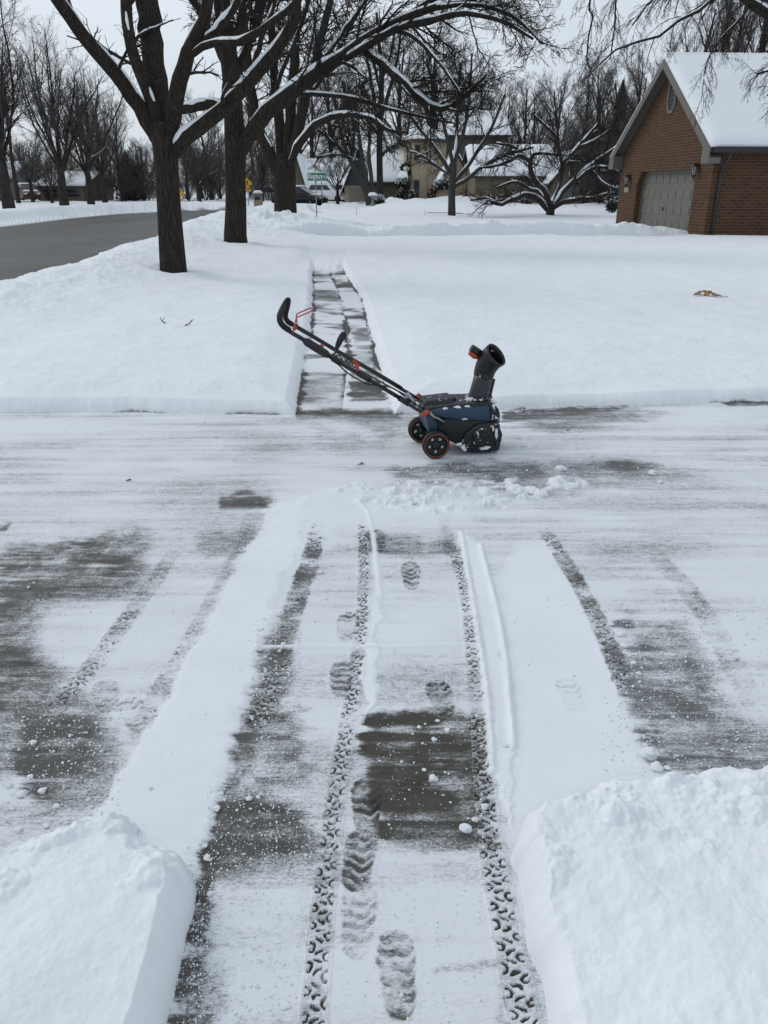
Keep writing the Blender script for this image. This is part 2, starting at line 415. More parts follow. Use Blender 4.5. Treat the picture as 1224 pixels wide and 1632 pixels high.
def poly_in(px, py, pts):
    """signed distance to a polygon, positive inside"""
    ins = np.zeros(px.shape, bool); dmin = np.full(px.shape, 1e9, np.float32); n = len(pts)
    for i in range(n):
        x0, y0 = pts[i]; x1, y1 = pts[(i + 1) % n]
        c = ((y0 > py) != (y1 > py)) & (px < (x1 - x0) * (py - y0) / (y1 - y0 + 1e-9) + x0); ins ^= c
        ex, ey = x1 - x0, y1 - y0; t = np.clip(((px - x0) * ex + (py - y0) * ey) / (ex * ex + ey * ey), 0, 1)
        dmin = np.minimum(dmin, np.hypot(px - x0 - t * ex, py - y0 - t * ey))
    return np.where(ins, dmin, -dmin)

# bare or nearly bare patches on the concrete: outline on the ground (photo pixels), edge softness, how bare, how dry
BARE = [
    ([(0, 900), (60, 880), (150, 856), (235, 858), (232, 905), (215, 945), (120, 955), (0, 975)], 40, 0.78, 0.15),
    ([(-80, 975), (30, 955), (62, 985), (45, 1060), (-80, 1075)], 30, 0.62, 0.2),
    ([(-90, 1060), (60, 1040), (110, 1075), (60, 1150), (-90, 1170)], 35, 0.75, 0.1),
    ([(40, 1150), (110, 1110), (165, 1130), (185, 1190), (165, 1275), (90, 1300), (40, 1260)], 35, 0.82, 0.3),
    ([(-60, 1180), (60, 1150), (60, 1230), (-60, 1260)], 25, 0.55, 0.3),
    ([(1000, 992), (1085, 985), (1120, 1050), (1175, 1140), (1260, 1200), (1290, 1232), (1130, 1252), (1060, 1245), (1020, 1170), (985, 1080)], 38, 0.72, 0.9),
    ([(583, 1140), (725, 1135), (772, 1145), (780, 1345), (610, 1345), (592, 1250), (578, 1200)], 14, 1.02, 0.0),
    ([(600, 1250), (785, 1330), (783, 1362), (608, 1352)], 20, 0.35, 0.1),
    ([(325, 1270), (400, 1255), (480, 1290), (508, 1365), (420, 1372), (330, 1405)], 26, 0.9, 0.25),
    ([(430, 1135), (485, 1130), (490, 1240), (425, 1255), (405, 1215)], 26, 0.62, 0.5),
    ([(312, 1350), (345, 1370), (335, 1460), (318, 1560), (300, 1640), (265, 1640), (300, 1440)], 10, 0.95, 0.2),
    ([(300, 1530), (360, 1540), (345, 1640), (275, 1640)], 22, 0.7, 0.4),
    ([(408, 1090), (425, 980), (462, 975), (470, 1040), (455, 1110), (420, 1180), (370, 1215)], 16, 0.55, 0.4),
    ([(345, 1230), (375, 1130), (415, 1130), (405, 1200), (365, 1270), (340, 1330)], 14, 0.72, 0.35),
    ([(350, 790), (395, 782), (437, 798), (425, 812), (352, 812)], 7, 0.75, 0.35),
    ([(320, 850), (420, 845), (390, 880), (330, 885)], 14, 0.36, 0.8),
    ([(620, 748), (720, 738), (860, 738), (870, 762), (800, 772), (640, 765)], 12, 0.62, 0.85),
    ([(940, 740), (1010, 735), (1055, 742), (1000, 752)], 7, 0.8, 0.4),
    ([(800, 742), (1000, 738), (1090, 760), (960, 776), (850, 800), (780, 780)], 16, 0.42, 0.9),
    ([(800, 656), (930, 650), (1000, 648), (980, 655), (860, 668), (800, 674)], 5, 0.9, 0.2),
    ([(800, 664), (960, 652), (1080, 660), (880, 690)], 14, 0.5, 0.8),
    ([(1150, 641), (1240, 639), (1240, 646), (1160, 647)], 3, 0.9, 0.1),
    ([(560, 668), (760, 668), (760, 700), (600, 700)], 18, 0.38, 0.9),
    ([(500, 680), (640, 690), (620, 720), (520, 715)], 18, 0.3, 0.9),
    ([(570, 855), (725, 862), (735, 882), (660, 890), (575, 880)], 10, 0.55, 0.6),
    ([(690, 1545), (800, 1530), (805, 1548), (690, 1555)], 8, 0.5, 0.6),
    ([(640, 1345), (775, 1365), (780, 1420), (700, 1400)], 22, 0.32, 0.7),
    ([(780, 1100), (800, 1090), (818, 1190), (800, 1195)], 5, 0.72, 0.9),
    ([(762, 960), (780, 950), (800, 1090), (786, 1100)], 6, 0.45, 0.9),
    ([(0, 838), (18, 832), (10, 846), (-30, 850)], 5, 0.9, 0.1),
    ([(850, 1005), (895, 1000), (892, 1028), (850, 1025)], 12, 0.4, 0.9),
    ([(895, 1095), (935, 1090), (935, 1125), (900, 1125)], 12, 0.36, 0.9),
    ([(480, 640), (620, 640), (640, 668), (470, 668)], 5, 0.6, 0.2),
]
# strips of untouched or packed snow between the passes
WHITE = [
    ([(405, 850), (445, 800), (505, 790), (470, 900), (432, 985), (408, 1090), (368, 1215), (334, 1330), (318, 1400), (290, 1450), (150, 1400), (140, 1330), (185, 1240), (262, 1110), (335, 975)], 11, 0.009),
    ([(740, 850), (770, 870), (800, 1010), (820, 1195), (815, 1330), (790, 1260), (775, 1100), (757, 960)], 5, 0.006),
    ([(815, 870), (880, 860), (960, 1010), (1035, 1230), (960, 1250), (815, 1330), (825, 1150), (800, 950)], 14, 0.003),
    ([(585, 960), (606, 950), (604, 1110), (580, 1150), (575, 1060)], 5, 0.006),
    ([(440, 780), (560, 760), (760, 790), (760, 840), (600, 850), (500, 880), (440, 960), (425, 850)], 30, 0.006),
    ([(345, 1420), (498, 1395), (492, 1640), (345, 1640), (332, 1520)], 22, 0.003, 0.45),
    ([(528, 1420), (606, 1356), (786, 1352), (806, 1650), (512, 1650)], 10, 0.002, 0.5),
]
TRACKS = [  # polyline on the ground (photo pixels), half width in m, how marked, lug pitch in m
    ([(845, 1660), (830, 1600), (808, 1490), (788, 1380), (775, 1300), (767, 1200), (763, 1120), (752, 1010), (742, 940), (722, 870)], 0.031, 0.95, 0.052, 0.22),
    ([(500, 1660), (505, 1560), (516, 1430), (528, 1330), (543, 1220), (560, 1120), (570, 1050), (578, 980), (580, 900), (577, 840)], 0.026, 0.92, 0.052, 0.2),
    ([(378, 1220), (410, 1150), (438, 1080), (456, 1010), (478, 940), (495, 890), (508, 840)], 0.042, 0.72, 0.05, 0.62),
    ([(1040, 1180), (1000, 1100), (965, 1020), (935, 955), (905, 905), (870, 850)], 0.038, 0.62, 0.055, 0.62),
    ([(1230, 1170), (1180, 1080), (1135, 1000), (1095, 940), (1050, 890)], 0.045, 0.30, 0.055, 0.36),
    ([(0, 1220), (60, 1155), (110, 1105), (150, 1060), (200, 990), (245, 930), (275, 885)], 0.038, 0.55, 0.05, 0.26),
    ([(185, 1240), (222, 1170), (262, 1090), (310, 1010), (355, 930), (385, 870), (400, 820)], 0.036, 0.46, 0.05, 0.24),
    ([(-20, 1015), (60, 955), (130, 900), (175, 850)], 0.04, 0.34, 0.055, 0.35),
    ([(700, 800), (712, 850), (722, 900)], 0.03, 0.4, 0.05, 0.2),
]
FEET = [  # centre, length in m, turn, how marked
    (633, 1553, 0.215, 0.06, 0.55), (572, 1372, 0.20, -0.10, 0.62), (584, 1284, 0.215, 0.0, 0.85), (703, 1114, 0.21, 0.12, 0.6),
    (655, 918, 0.27, 0.0, 0.5), (553, 1000, 0.22, -0.05, 0.5), (572, 1465, 0.22, -0.05, 0.22), (545, 1082, 0.22, 0.0, 0.36),
    (600, 862, 0.27, 0.1, 0.6), (640, 1300, 0.0, 0.0, 0.0), (170, 1110, 0.2, 0.4, 0.3), (215, 1140, 0.2, 0.5, 0.25), (910, 1108, 0.2, 0, 0.22),
]

def terrain(X, Y):
    px, py = proj(X, Y)
    near = (Y < 9)
    z = np.zeros(X.shape, np.float32); cover = np.full(X.shape, 0.86, np.float32); dry = np.full(X.shape, 0.75, np.float32)
    reg = np.zeros(X.shape, np.int8)                           # 0 ground 1 driveway 2 path 3 road
    wob = (fbm(X * 5, Y * 5, 3, 3) - 0.5)
    # ---- banks and lawns
    def ramp_up(d, w): t = np.clip(d / w, 0, 1); return 0.45 * t + 0.55 * np.sqrt(np.maximum(1 - (1 - t) ** 2, 0))
    def smin(a, b, k): h = np.clip(0.5 + 0.5 * (b - a) / k, 0, 1); return b * (1 - h) + a * h - k * h * (1 - h)
    d1 = Y - FARBANK(X) - 0.10 * (fbm(X * 1.7, Y * 0.5, 3, 4, 0.5) - 0.5) - 0.03 * (fbm(X * 9, Y * 2, 5, 3) - 0.5)
    xl, xr = PL(Y), PR(Y)
    pw = 0.05 * (fbm(X * 0.1, Y * 2.5, 8, 3) - 0.5)
    dx = np.maximum(xl + pw - X, X - xr - pw)
    pend = (Y - 17.6 + 1.6 * (fbm(X * 6, Y * 0.3, 9, 2) - 0.5))
    lawn = np.minimum(d1, np.maximum(dx, pend * 0.05))
    wl = -0.455 - 0.02 * wob - 0.025 * (fbm(X * 2, Y * 9, 12, 3) - 0.5) - 0.05 * np.clip(Y - 1.45, 0, 1)
    wr = 0.335 + 0.03 * (fbm(X * 2, Y * 9, 13, 3) - 0.5)
    ed = 0.16 * (fbm(X * 6, Y * 6, 15, 4, 0.6) - 0.5)
    bl = smin(wl - X, (NL(X) + 0.09 + ed - Y) * 0.5, 0.05)
    br = smin(X - wr, (NR(X) + 0.10 + ed - Y) * 0.5, 0.05)
    lump = fbm(X * 2.2, Y * 2.2, 21, 5, 0.55) - 0.5
    lumpf = fbm(X * 11, Y * 11, 22, 4, 0.6) - 0.5
    softness = fbm(X * 0.35, Y * 0.35, 25, 3) - 0.5
    tiny = fbm(X * 42, Y * 42, 28, 3, 0.6) - 0.5
    hl = ramp_up(lawn, 0.085) * (0.092 + 0.05 * (fbm(X * 1.3, Y * 0.6, 6, 3) - 0.5)) + ss(0.03, 0.6, lawn) * 0.04
    inl = ss(0, 0.4, lawn)
    hl = hl + inl * (0.12 * softness + 0.035 * lump + 0.012 * lumpf + 0.03 * np.maximum(fbm(X * 0.9, Y * 0.7, 26, 3) - 0.55, 0)) + ss(0.0, 0.05, lawn) * 0.004 * lumpf
    clod = np.maximum(fbm(X * 10, Y * 10, 23, 4, 0.55) - 0.50, 0) * 2
    hb_l = ramp_up(bl, 0.048) * 0.125 + ss(0.04, 0.4, bl) * 0.04
    hb_l = hb_l + ss(0, 0.05, bl) * (0.022 * lump + 0.010 * lumpf + (0.042 * clod + 0.008 * lumpf) * ss(0.26, 0.06, NL(X) + ed - Y) + 0.004 * tiny)
    hb_r = ramp_up(br, 0.048) * 0.13 + ss(0.04, 0.5, br) * 0.05
    hb_r = hb_r + ss(0, 0.05, br) * (0.045 * lump + 0.016 * lumpf + (0.05 * clod + 0.010 * lumpf) * ss(0.34, 0.08, NR(X) + ed - Y) + 0.005 * tiny)
    # ---- road side ridge of ploughed snow
    cx = crest(Y); dr = X - (cx - 0.75 + 0.35 * (fbm(X * 0.7, Y * 0.9, 31, 3) - 0.5))
    rid = np.exp(-((X - cx) / 1.1) ** 2) * np.interp(Y, [0, 8, 12, 24, 33, 45, 70], [0.0, 0.10, 0.20, 0.30, 0.34, 0.36, 0.35])
    rid = rid * (1 + 0.9 * (fbm(X * 1.1, Y * 1.1, 33, 4) - 0.5))
    rough_r = np.exp(-((X - cx) / 1.3) ** 2) * (0.12 * (fbm(X * 3.1, Y * 3.1, 34, 4, 0.6) - 0.5)) * ss(7, 10, Y)
    lawnside = (d1 > 0)
    hl = hl + np.where(lawnside, (rid + rough_r) * ss(0.0, 1.6, lawn), 0)
    # street corner pile, and the ridge across the neighbour's drive
    def g2(x0, y0, sx, sy, h): return h * np.exp(-((X - x0) / sx) ** 2 - ((Y - y0) / sy) ** 2)
    chunk = 1 + 1.3 * (fbm(X * 1.9, Y * 1.2, 41, 4, 0.62) - 0.5)
    hl = hl + (g2(-4.3, 30.5, 1.7, 3.2, 0.50) + g2(-5.2, 36.5, 1.5, 4, 0.30) + g2(-2.7, 33.0, 1.6, 1.6, 0.22)) * chunk
    y0 = 27.9 + 0.055 * (X + 0.3) + 0.25 * (fbm(X * 0.8, Y * 0.1, 43, 3) - 0.5)
    db = Y - y0
    across = ss(-4.0, -2.0, X) * ss(11.5, 9.0, X)
    hl = hl + across * (ss(0.0, 0.16, db) * np.exp(-np.maximum(db, 0) / 3.0) * (0.28 + 0.55 * (fbm(X * 0.8, Y * 0.5, 44, 5, 0.65) - 0.42)))
    hl = hl - across * 0.07 * ss(-0.7, -0.1, db) * ss(0.3, 0.0, db)
    # piles before the houses
    hl = hl + ss(50, 58, Y) * ss(75, 66, Y) * ss(-7, -4, X) * (0.25 + 0.7 * (fbm(X * 0.28, Y * 0.22, 46, 4, 0.55) - 0.5)) * ss(-2.5, 1.5, X)
    hl = hl + g2(4.5, 60, 4.5, 4, 0.55) + ss(38, 50, Y) * 0.1
    for tx, ty in (P(277, 436, 14.9)[:2], P(375, 386, 22.5)[:2]):
        q = np.hypot(X - tx, Y - ty); hl = hl + 0.07 * np.exp(-((q - 0.55) / 0.28) ** 2)
    # far verge over the road
    xf = ROADW(Y); over = ss(0.2, 1.2, xf - X)
    hl = np.where(X < xf + 0.2, over * (0.28 + 0.2 * (fbm(X * 0.5, Y * 0.5, 51, 4) - 0.5) + 0.25 * np.exp(-((X - xf + 1.5) / 2.0) ** 2)), hl)
    far_end = ss(74, 76, Y - 0.18 * (X + 14)) * (X < 0) * (X > -24)
    hl = np.maximum(hl, far_end * (0.35 + 0.3 * (fbm(X * 0.6, Y * 0.4, 52, 3) - 0.5)))
    # ---- regions
    drive = (d1 <= 0) & (Y > 0.5) & (bl <= 0) & (br <= 0)
    path = (dx < 0) & (d1 > 0) & (pend < 0)
    walk = drive & (X > -0.6) & (X < 0.42) & (Y < 1.85)
    road = (X < cx - 0.45) & (dr < 0) & (X > xf) & (far_end < 0.02) & (Y > -10) & (d1 > 0)
    reg = np.where(drive, 1, reg); reg = np.where(path | walk, 2, reg); reg = np.where(road, 3, reg)
    z = np.where(d1 > -0.05, hl, 0.0) + np.maximum(hb_l, 0) + np.maximum(hb_r, 0)
    # ---- scraped snow on the concrete
    stx = fbs(X * 1.6, Y * 24, 61, 3, 0.6) - 0.5; st2 = fbs(X * 0.8, Y * 9, 62, 3, 0.55) - 0.5
    big = fbm(X * 1.5, Y * 2.2, 63, 4, 0.55) - 0.5
    c = 0.78 + 0.26 * stx + 0.30 * st2 + 0.46 * big
    farpart = ss(3.0, 4.6, Y)
    c = c - farpart * (-0.02 + 0.25 * np.maximum(fbs(X * 0.9 + 1.3 * big, Y * 13, 64, 3, 0.6) - 0.52, 0) * 2)
    hsn = 0.004 * c
    flat = drive | path
    nr = near & flat
    idx = np.nonzero(nr)
    xx, yy, pxx, pyy = X[idx], Y[idx], px[idx], py[idx]
    cc, dd, hh = c[idx].copy(), dry[idx].copy(), hsn[idx].copy()
    w1 = (fbs(xx * 3, yy * 30, 71, 4, 0.6) - 0.5); w2 = fbm(xx * 9, yy * 9, 72, 4, 0.6) - 0.5; w3 = 2 * (fbm(xx * 2.2, yy * 2.6, 70, 4, 0.6) - 0.42)
    sc = np.clip(yy / 2.0, 0.3, 1.2)                           # wobble in photo pixels shrinks with distance
    wx = pxx + (95 * w1 + 60 * w2) / sc * 0.7; wy = pyy + (48 * w2) / sc * 0.7
    for pts, soft, dark, dv in BARE:
        kk = min(1.0, soft / 24); q = poly_in(pxx + (wx - pxx) * kk, pyy + (wy - pyy) * kk, pts); m = ss(-soft * 0.75, soft * 0.65, q)
        cut = m * dark * (0.77 + 1.15 * w1 + 1.0 * w2 + 0.16 * w3)
        cc = np.minimum(cc, cc * (1 - np.clip(cut, 0, 1))); dd = dd * (1 - m) + dv * m
        hh = hh * (1 - 0.8 * m * min(dark, 1))
    for pts, soft, hgt, *wt in WHITE:
        wt = wt[0] if wt else 0.85
        q = poly_in(pxx + 26 * w2 + 16 * w1, pyy + 22 * w2, pts); m = ss(-soft * 0.5, soft * 1.4, q) * (0.92 + 0.5 * np.minimum(w3, 0))
        cc = cc * (1 - wt * m) + (1.35 if wt > 0.5 else 1.0) * wt * m; hh = hh + hgt * m * (0.9 + 0.5 * w2)
    for pts, hw, st, pitch, band in TRACKS:
        wpts = spline(gl(pts)); lo = wpts.min(0) - 0.15; hi = wpts.max(0) + 0.15
        k = np.nonzero((xx > lo[0]) & (xx < hi[0]) & (yy > lo[1]) & (yy < hi[1]))[0]
        if not len(k): continue
        jx = 0.007 * (fbm(xx[k] * 45, yy[k] * 45, 74, 2) - 0.5); js = 0.022 * (fbm(xx[k] * 30, yy[k] * 30, 73, 3, 0.6) - 0.5) + 0.02 * (fbm(xx[k] * 6, yy[k] * 6, 78, 2) - 0.5)
        d, s = seg_track(xx[k], yy[k], wpts, hw); d = d + jx; s = s + js
        a = np.abs(d) / hw
        ends = (1.0 if pts[0][1] > 1600 else ss(0, 0.35, s)) * ss(0, 0.35, s.max() - s)
        ins = ss(1.02, 0.94, a + 0.12 * (fbm(xx[k] * 25, yy[k] * 25, 76, 2) - 0.5))
        P_ = pitch * 1000; X_ = d / hw * 28.0; side = np.where(d > 0, 1.0, -1.0)
        def seg(ax, ay, bx, by, px_, py_):
            vx, vy = bx - ax, by - ay; t = np.clip(((px_ - ax) * vx + (py_ - ay) * vy) / (vx * vx + vy * vy), 0, 1)
            return np.hypot(px_ - ax - t * vx, py_ - ay - t * vy)
        mark = np.zeros(d.shape, np.float32)
        for sg, off in ((-1, 0.0), (1, 0.5)):
            yy_ = ((s / pitch + off + 0.5) % 1.0 - 0.5) * P_; xs = X_ * -sg        # outer edge at xs = -28
            lug_id = np.floor(s / pitch + off + 0.5); wob_ = (vn(lug_id, lug_id * 0 + sg, 86) - 0.5) * 2.4
            e = np.abs(np.hypot(xs + 22, yy_) - 9.5) - 2.5 - 0.5 * wob_; e = np.maximum(e, -24.5 - xs)
            e = np.minimum(e, seg(-7, -17, 9, -9, xs, yy_) - 2.0 - 0.4 * wob_); e = np.minimum(e, seg(-10, 19, 8, 12, xs, yy_) - 2.0)
            e = np.minimum(e, np.hypot(xs + 12, yy_) - 3.0)
            mark = np.maximum(mark, ss(1.3, -0.9, e))
        mark = mark * ins
        pt = fbm(xx[k] * 5, yy[k] * 7, 75, 4, 0.6); gr = fbm(xx[k] * 60, yy[k] * 60, 79, 2) - 0.5
        amt = np.clip((st * ends - 0.70 + 2.0 * (pt - 0.44) + 0.7 * gr) * 2.0 + 0.45, 0, 1) * min(1, st + 0.12)
        smear = ss(1.25, 0.85, a + 0.5 * gr) * np.clip(band * (0.55 + 2.6 * (fbm(xx[k] * 7, yy[k] * 9, 80, 4, 0.6) - 0.42)), 0, 1) * ends
        cc[k] = cc[k] * (1 - smear)
        cc[k] = cc[k] * (1 - mark * amt); dd[k] = dd[k] * (1 - mark * amt)
        keep = ins * (1 - mark) * amt * 0.35                   # snow packed white between the lugs
        cc[k] = cc[k] * (1 - keep) + (0.86 - 0.3 * band) * keep
        hh[k] = hh[k] + ins * amt * (0.003 * (1 - mark) - 0.003 * mark) + 0.003 * amt * np.exp(-((a - 1.12) / 0.1) ** 2)
    for fx, fy, ln, rot, st in FEET:
        if ln <= 0: continue
        g = G(fx, fy); k = np.nonzero((np.abs(xx - g[0]) < 0.14) & (np.abs(yy - g[1]) < 0.24))[0]
        if not len(k): continue
        u = (xx[k] - g[0]) * math.cos(rot) + (yy[k] - g[1]) * math.sin(rot); v = -(xx[k] - g[0]) * math.sin(rot) + (yy[k] - g[1]) * math.cos(rot)
        v = v / ln * 2                                         # -1 heel .. 1 toe
        wdt = 0.046 * np.sqrt(np.clip(1 - np.abs(v) ** 3.2, 0, 1)) * (0.92 + 0.14 * v - 0.12 * np.exp(-((v + 0.22) / 0.25) ** 2))
        ins = ss(0.006, -0.004, np.abs(u) - wdt) * (wdt > 0.006)
        gv = np.abs(np.sin(v * 9.5 + 1.0 * np.cos(u / 0.05 * 2.8 + 0.5 * v) + 0.5 * np.sin(u * 130 + fx) + 1.6 * (fbm(xx[k] * 14, yy[k] * 14, 84, 2) - 0.5)))
        groove = ss(0.5, 0.8, gv) * np.clip(2.6 * (fbm(xx[k] * 16, yy[k] * 16, 77, 3) - 0.28), 0, 1.15)
        cc[k] = cc[k] * (1 - 0.42 * ins * st * (0.4 + 1.2 * fbm(xx[k] * 22, yy[k] * 22, 89, 3)))
        cc[k] = cc[k] * (1 - np.clip(ins * groove * st * 1.35, 0, 1)); hh[k] = hh[k] + ins * st * (0.004 - 0.009 * groove) + 0.002 * st * ss(0.014, 0.0, np.abs(np.abs(u) - wdt - 0.006)) * (wdt > 0.006)
        dd[k] = dd[k] * (1 - 0.5 * ins)
    q = poly_in(pxx + 20 * w2, pyy + 12 * w2, [(520, 778), (640, 768), (760, 768), (900, 757), (945, 772), (800, 815), (700, 822), (590, 815)]); m = ss(-6, 10, q)
    cl = np.clip((fbm(xx * 13, yy * 13, 87, 4, 0.55) - 0.5) * 5, 0, 1) * m
    hh = hh + 0.022 * cl * (0.5 + fbm(xx * 40, yy * 40, 88, 2)); cc = cc * (1 - 0.9 * cl) + 1.3 * cl
    # narrow raised seams left by the edge of the blower
    for pts, hgt in [([(410, 1033), (520, 1031), (600, 1033), (700, 1030), (760, 1030)], 0.008), ([(735, 850), (752, 950), (775, 1100), (785, 1230)], 0.012),
                     ([(570, 800), (590, 830), (606, 950)], 0.005), ([(600, 815), (780, 820), (860, 816)], 0.006), ([(765, 870), (800, 1010), (818, 1190)], 0.012)]:
        d, s = seg_track(xx, yy, spline(gl(pts)), 0.02); m = np.exp(-(d / 0.012) ** 2)
        hh = hh + hgt * m; cc = cc * (1 - m * 0.8) + m * 1.1
    cc = np.clip(cc, 0.02, 1.6)
    c[idx], hsn[idx], dry[idx] = cc, hh, dd
    # ---- the cleared path over the lawn
    pi = np.nonzero(path)
    if len(pi[0]):
        x, y = X[pi], Y[pi]; u = (x - xl[pi]) / np.maximum(xr[pi] - xl[pi], 0.1); um = (PM(y) - xl[pi]) / np.maximum(xr[pi] - xl[pi], 0.1)
        left = u < um
        f1 = fbs(x * 5, y * 8, 83, 3, 0.6) - 0.5
        b1 = fbs(x * 1.1 + 0.15 * y, y * 1.5, 81, 4, 0.68); b2 = fbs(x * 1.1 + 40, y * 1.4 - 0.2 * x, 82, 4, 0.68)
        band = np.where(left, b1, b2)
        cc = 0.74 - 3.4 * (band - 0.5) + 0.5 * f1
        cut = ss(0.40, 0.62, fbs(x * 0.5, y * 1.1, 85, 3, 0.6)) * 0.75 + 0.25
        ed1 = np.minimum(u / 0.07, (1 - u) / 0.055); ed2 = np.abs(u - um) / 0.05
        cc = cc - 0.8 * ss(1.3, 0.4, ed1 + 1.2 * f1) * (0.6 + 0.4 * cut) - 0.75 * ss(1.3, 0.3, ed2 + 1.4 * f1) * cut
        ppx, ppy = px[pi], py[pi]
        wxx = ppx + 26 * f1; ppy = ppy + 7 * f1 + 10 * (b1 - 0.5)
        for pts, soft, dark in [([(552, 608), (608, 606), (618, 640), (556, 640)], 4, 1.0), ([(470, 655), (545, 652), (630, 656), (640, 670), (465, 670)], 4, 0.85),
                                ([(558, 560), (595, 560), (610, 606), (556, 606)], 6, 0.75), ([(488, 565), (540, 563), (540, 571), (488, 571)], 3, 0.8),
                                ([(500, 460), (540, 462), (542, 480), (500, 480)], 4, 0.75), ([(560, 520), (592, 522), (596, 545), (560, 545)], 4, 0.7), ([(498, 430), (545, 430), (545, 442), (498, 445)], 3, 0.6)]:
            cc = np.minimum(cc, 1 - dark * (0.85 + 0.9 * f1) * ss(-soft, soft, poly_in(wxx, ppy, pts)))
        for pts in [[(484, 602), (545, 600), (545, 650), (480, 650)], [(495, 572), (545, 574), (545, 596), (490, 596)], [(562, 556), (590, 556), (594, 590), (562, 590)], [(505, 450), (538, 450), (538, 461), (505, 461)]]:
            m = ss(-3, 4, poly_in(wxx, ppy, pts)); cc = cc * (1 - 0.55 * m) + 0.92 * 0.55 * m
        cc = cc * ss(0.0, -1.8, pend[pi]) + (1 - ss(0.0, -1.8, pend[pi])) * 1.0
        c[pi] = np.clip(cc, 0.03, 1); dry[pi] = 0.12; hsn[pi] = 0.004 * cc
    z = z + np.where(flat, hsn, 0)
    cover = np.where(flat, c, 2.0)
    # dirty foot of the far bank, slush line over the neighbour's drive, a bare bit of the side street
    foot = np.exp(-(d1 / 0.015) ** 2) * 0.7 * ss(0.5, 0.62, fbs(X * 2.2, Y * 0, 91, 4, 0.6)) * near
    cover = np.where(~path, cover * (1 - foot), cover)
    line = across * np.exp(-((db + 0.06) / 0.09) ** 2) * np.clip(0.35 + 1.5 * (fbm(X * 1.4, Y * 0.5, 92, 3) - 0.3), 0, 1)
    cover = cover * (1 - 0.95 * line * ~flat)
    q = poly_in(px, py, [(484, 336), (515, 343), (522, 346), (505, 347), (490, 341)])
    cover = np.where(~flat & (Y > 30), cover * (1 - 0.7 * ss(-2, 2, q)), cover)
    z = np.where(road, -0.10 + 0.0 * z, z)
    rc = ss(-0.7, -0.1, dr) * 0.9 * (fbm(X * 4, Y * 4, 93, 3) > 0.4) + ss(0.8, 0.0, X - xf) * 0.8
    cover = np.where(road, np.clip(rc, 0, 1), cover)
    return z, cover, dry, reg

def build_ground():
    ys = [-3.0]
    while ys[-1] < 0.7: ys.append(ys[-1] + 0.12)
    y = ys[-1]
    while y < 420:
        st = (y * y + H * H) / (H * 769) * 0.9
        if y > 5.4: st = min(st * 0.55, 0.03 + max(0, y - 7) * 0.012)
        if 5.5 < y < 6.1: st = 0.010
        if 27.0 < y < 29.2: st = 0.05
        if y > 40: st = 0.4 + (y - 40) * 0.06
        y += st; ys.append(y)
    ys = np.array(ys)
    u0 = np.linspace(-1.06, 1.06, 900)
    out = 1.06 + np.cumsum(np.linspace(0.004, 0.045, 50))
    us = np.concatenate([-out[::-1], u0, out])
    Yg, Ug = np.meshgrid(ys, us, indexing='ij')
    X = Ug * (0.46 * np.maximum(Yg, 0.6) + 0.31) + np.sign(Ug) * np.maximum(np.abs(Ug) - 1.06, 0) ** 1.5 * 5.0
    z, cover, dry, reg = terrain(X, Yg)
    nr, nc = X.shape
    V = np.stack([X, Yg, z], -1).reshape(-1, 3)
    i = np.arange(nr * nc).reshape(nr, nc)
    quads = np.stack([i[:-1, :-1], i[:-1, 1:], i[1:, 1:], i[1:, :-1]], -1).reshape(-1, 4)
    qr = reg.ravel()[quads[:, 0]]
    for r, name, mat in ((0, 'snowy_ground', 'ground'), (1, 'driveway', 'ground'), (2, 'path', 'ground'), (3, 'road', 'asphalt')):
        q = quads[qr == r]
        if not len(q): continue
        used, inv = np.unique(q, return_inverse=True)
        me = np_mesh(name, V[used], inv.reshape(-1, 4))
        for an, arr in (('cover', cover), ('dry', dry)):
            at = me.attributes.new(an, 'FLOAT', 'POINT'); at.data.foreach_set('value', np.ascontiguousarray(arr.ravel()[used], np.float32))
        tag(link_mesh(name, me, M[mat]), kind='structure')
    mb = MB(); mb.add([(-2500, -600, -0.6), (2500, -600, -0.6), (2500, 3000, -0.6), (-2500, 3000, -0.6)], [(0, 1, 2, 3)])
    tag(mb.build('terrain', M['snow']), kind='structure')
    return len(V)
print('ground verts', build_ground())
def ground_z(x, y):
    return float(terrain(np.array([[x]], np.float64), np.array([[y]], np.float64))[0][0, 0])
# ------------------------------------------------------------------ trees
def norm(a): return a / np.maximum(np.linalg.norm(a, axis=-1, keepdims=True), 1e-9)
def tubes(groups):
    """groups: list of (P (B,n,3), R (B,n), sides) -> one vertex and quad array"""
    VV, QQ, b = [], [], 0
    for Pp, R, k in groups:
        if len(Pp) == 0: continue
        B, n, _ = Pp.shape
        T = norm(np.gradient(Pp, axis=1)); mean = norm(Pp[:, -1] - Pp[:, 0])
        ref = np.where(np.abs(mean[:, 2:3]) > 0.8, np.array([[1.0, 0, 0]]), np.array([[0, 0, 1.0]]))[:, None, :]
        U = norm(np.cross(T, np.broadcast_to(ref, T.shape))); Wv = np.cross(U, T)
        a = np.arange(k) * 2 * np.pi / k
        ring = Pp[:, :, None, :] + R[:, :, None, None] * (U[:, :, None, :] * np.cos(a)[:, None] + Wv[:, :, None, :] * np.sin(a)[:, None])
        VV.append(ring.reshape(-1, 3))
        base = b + np.arange(B)[:, None, None] * n * k + np.arange(n - 1)[None, :, None] * k
        j = np.arange(k); j2 = (j + 1) % k
        QQ.append(np.stack([base + j, base + j2, base + k + j2, base + k + j], -1).reshape(-1, 4)); b += B * n * k
    return np.concatenate(VV), np.concatenate(QQ)
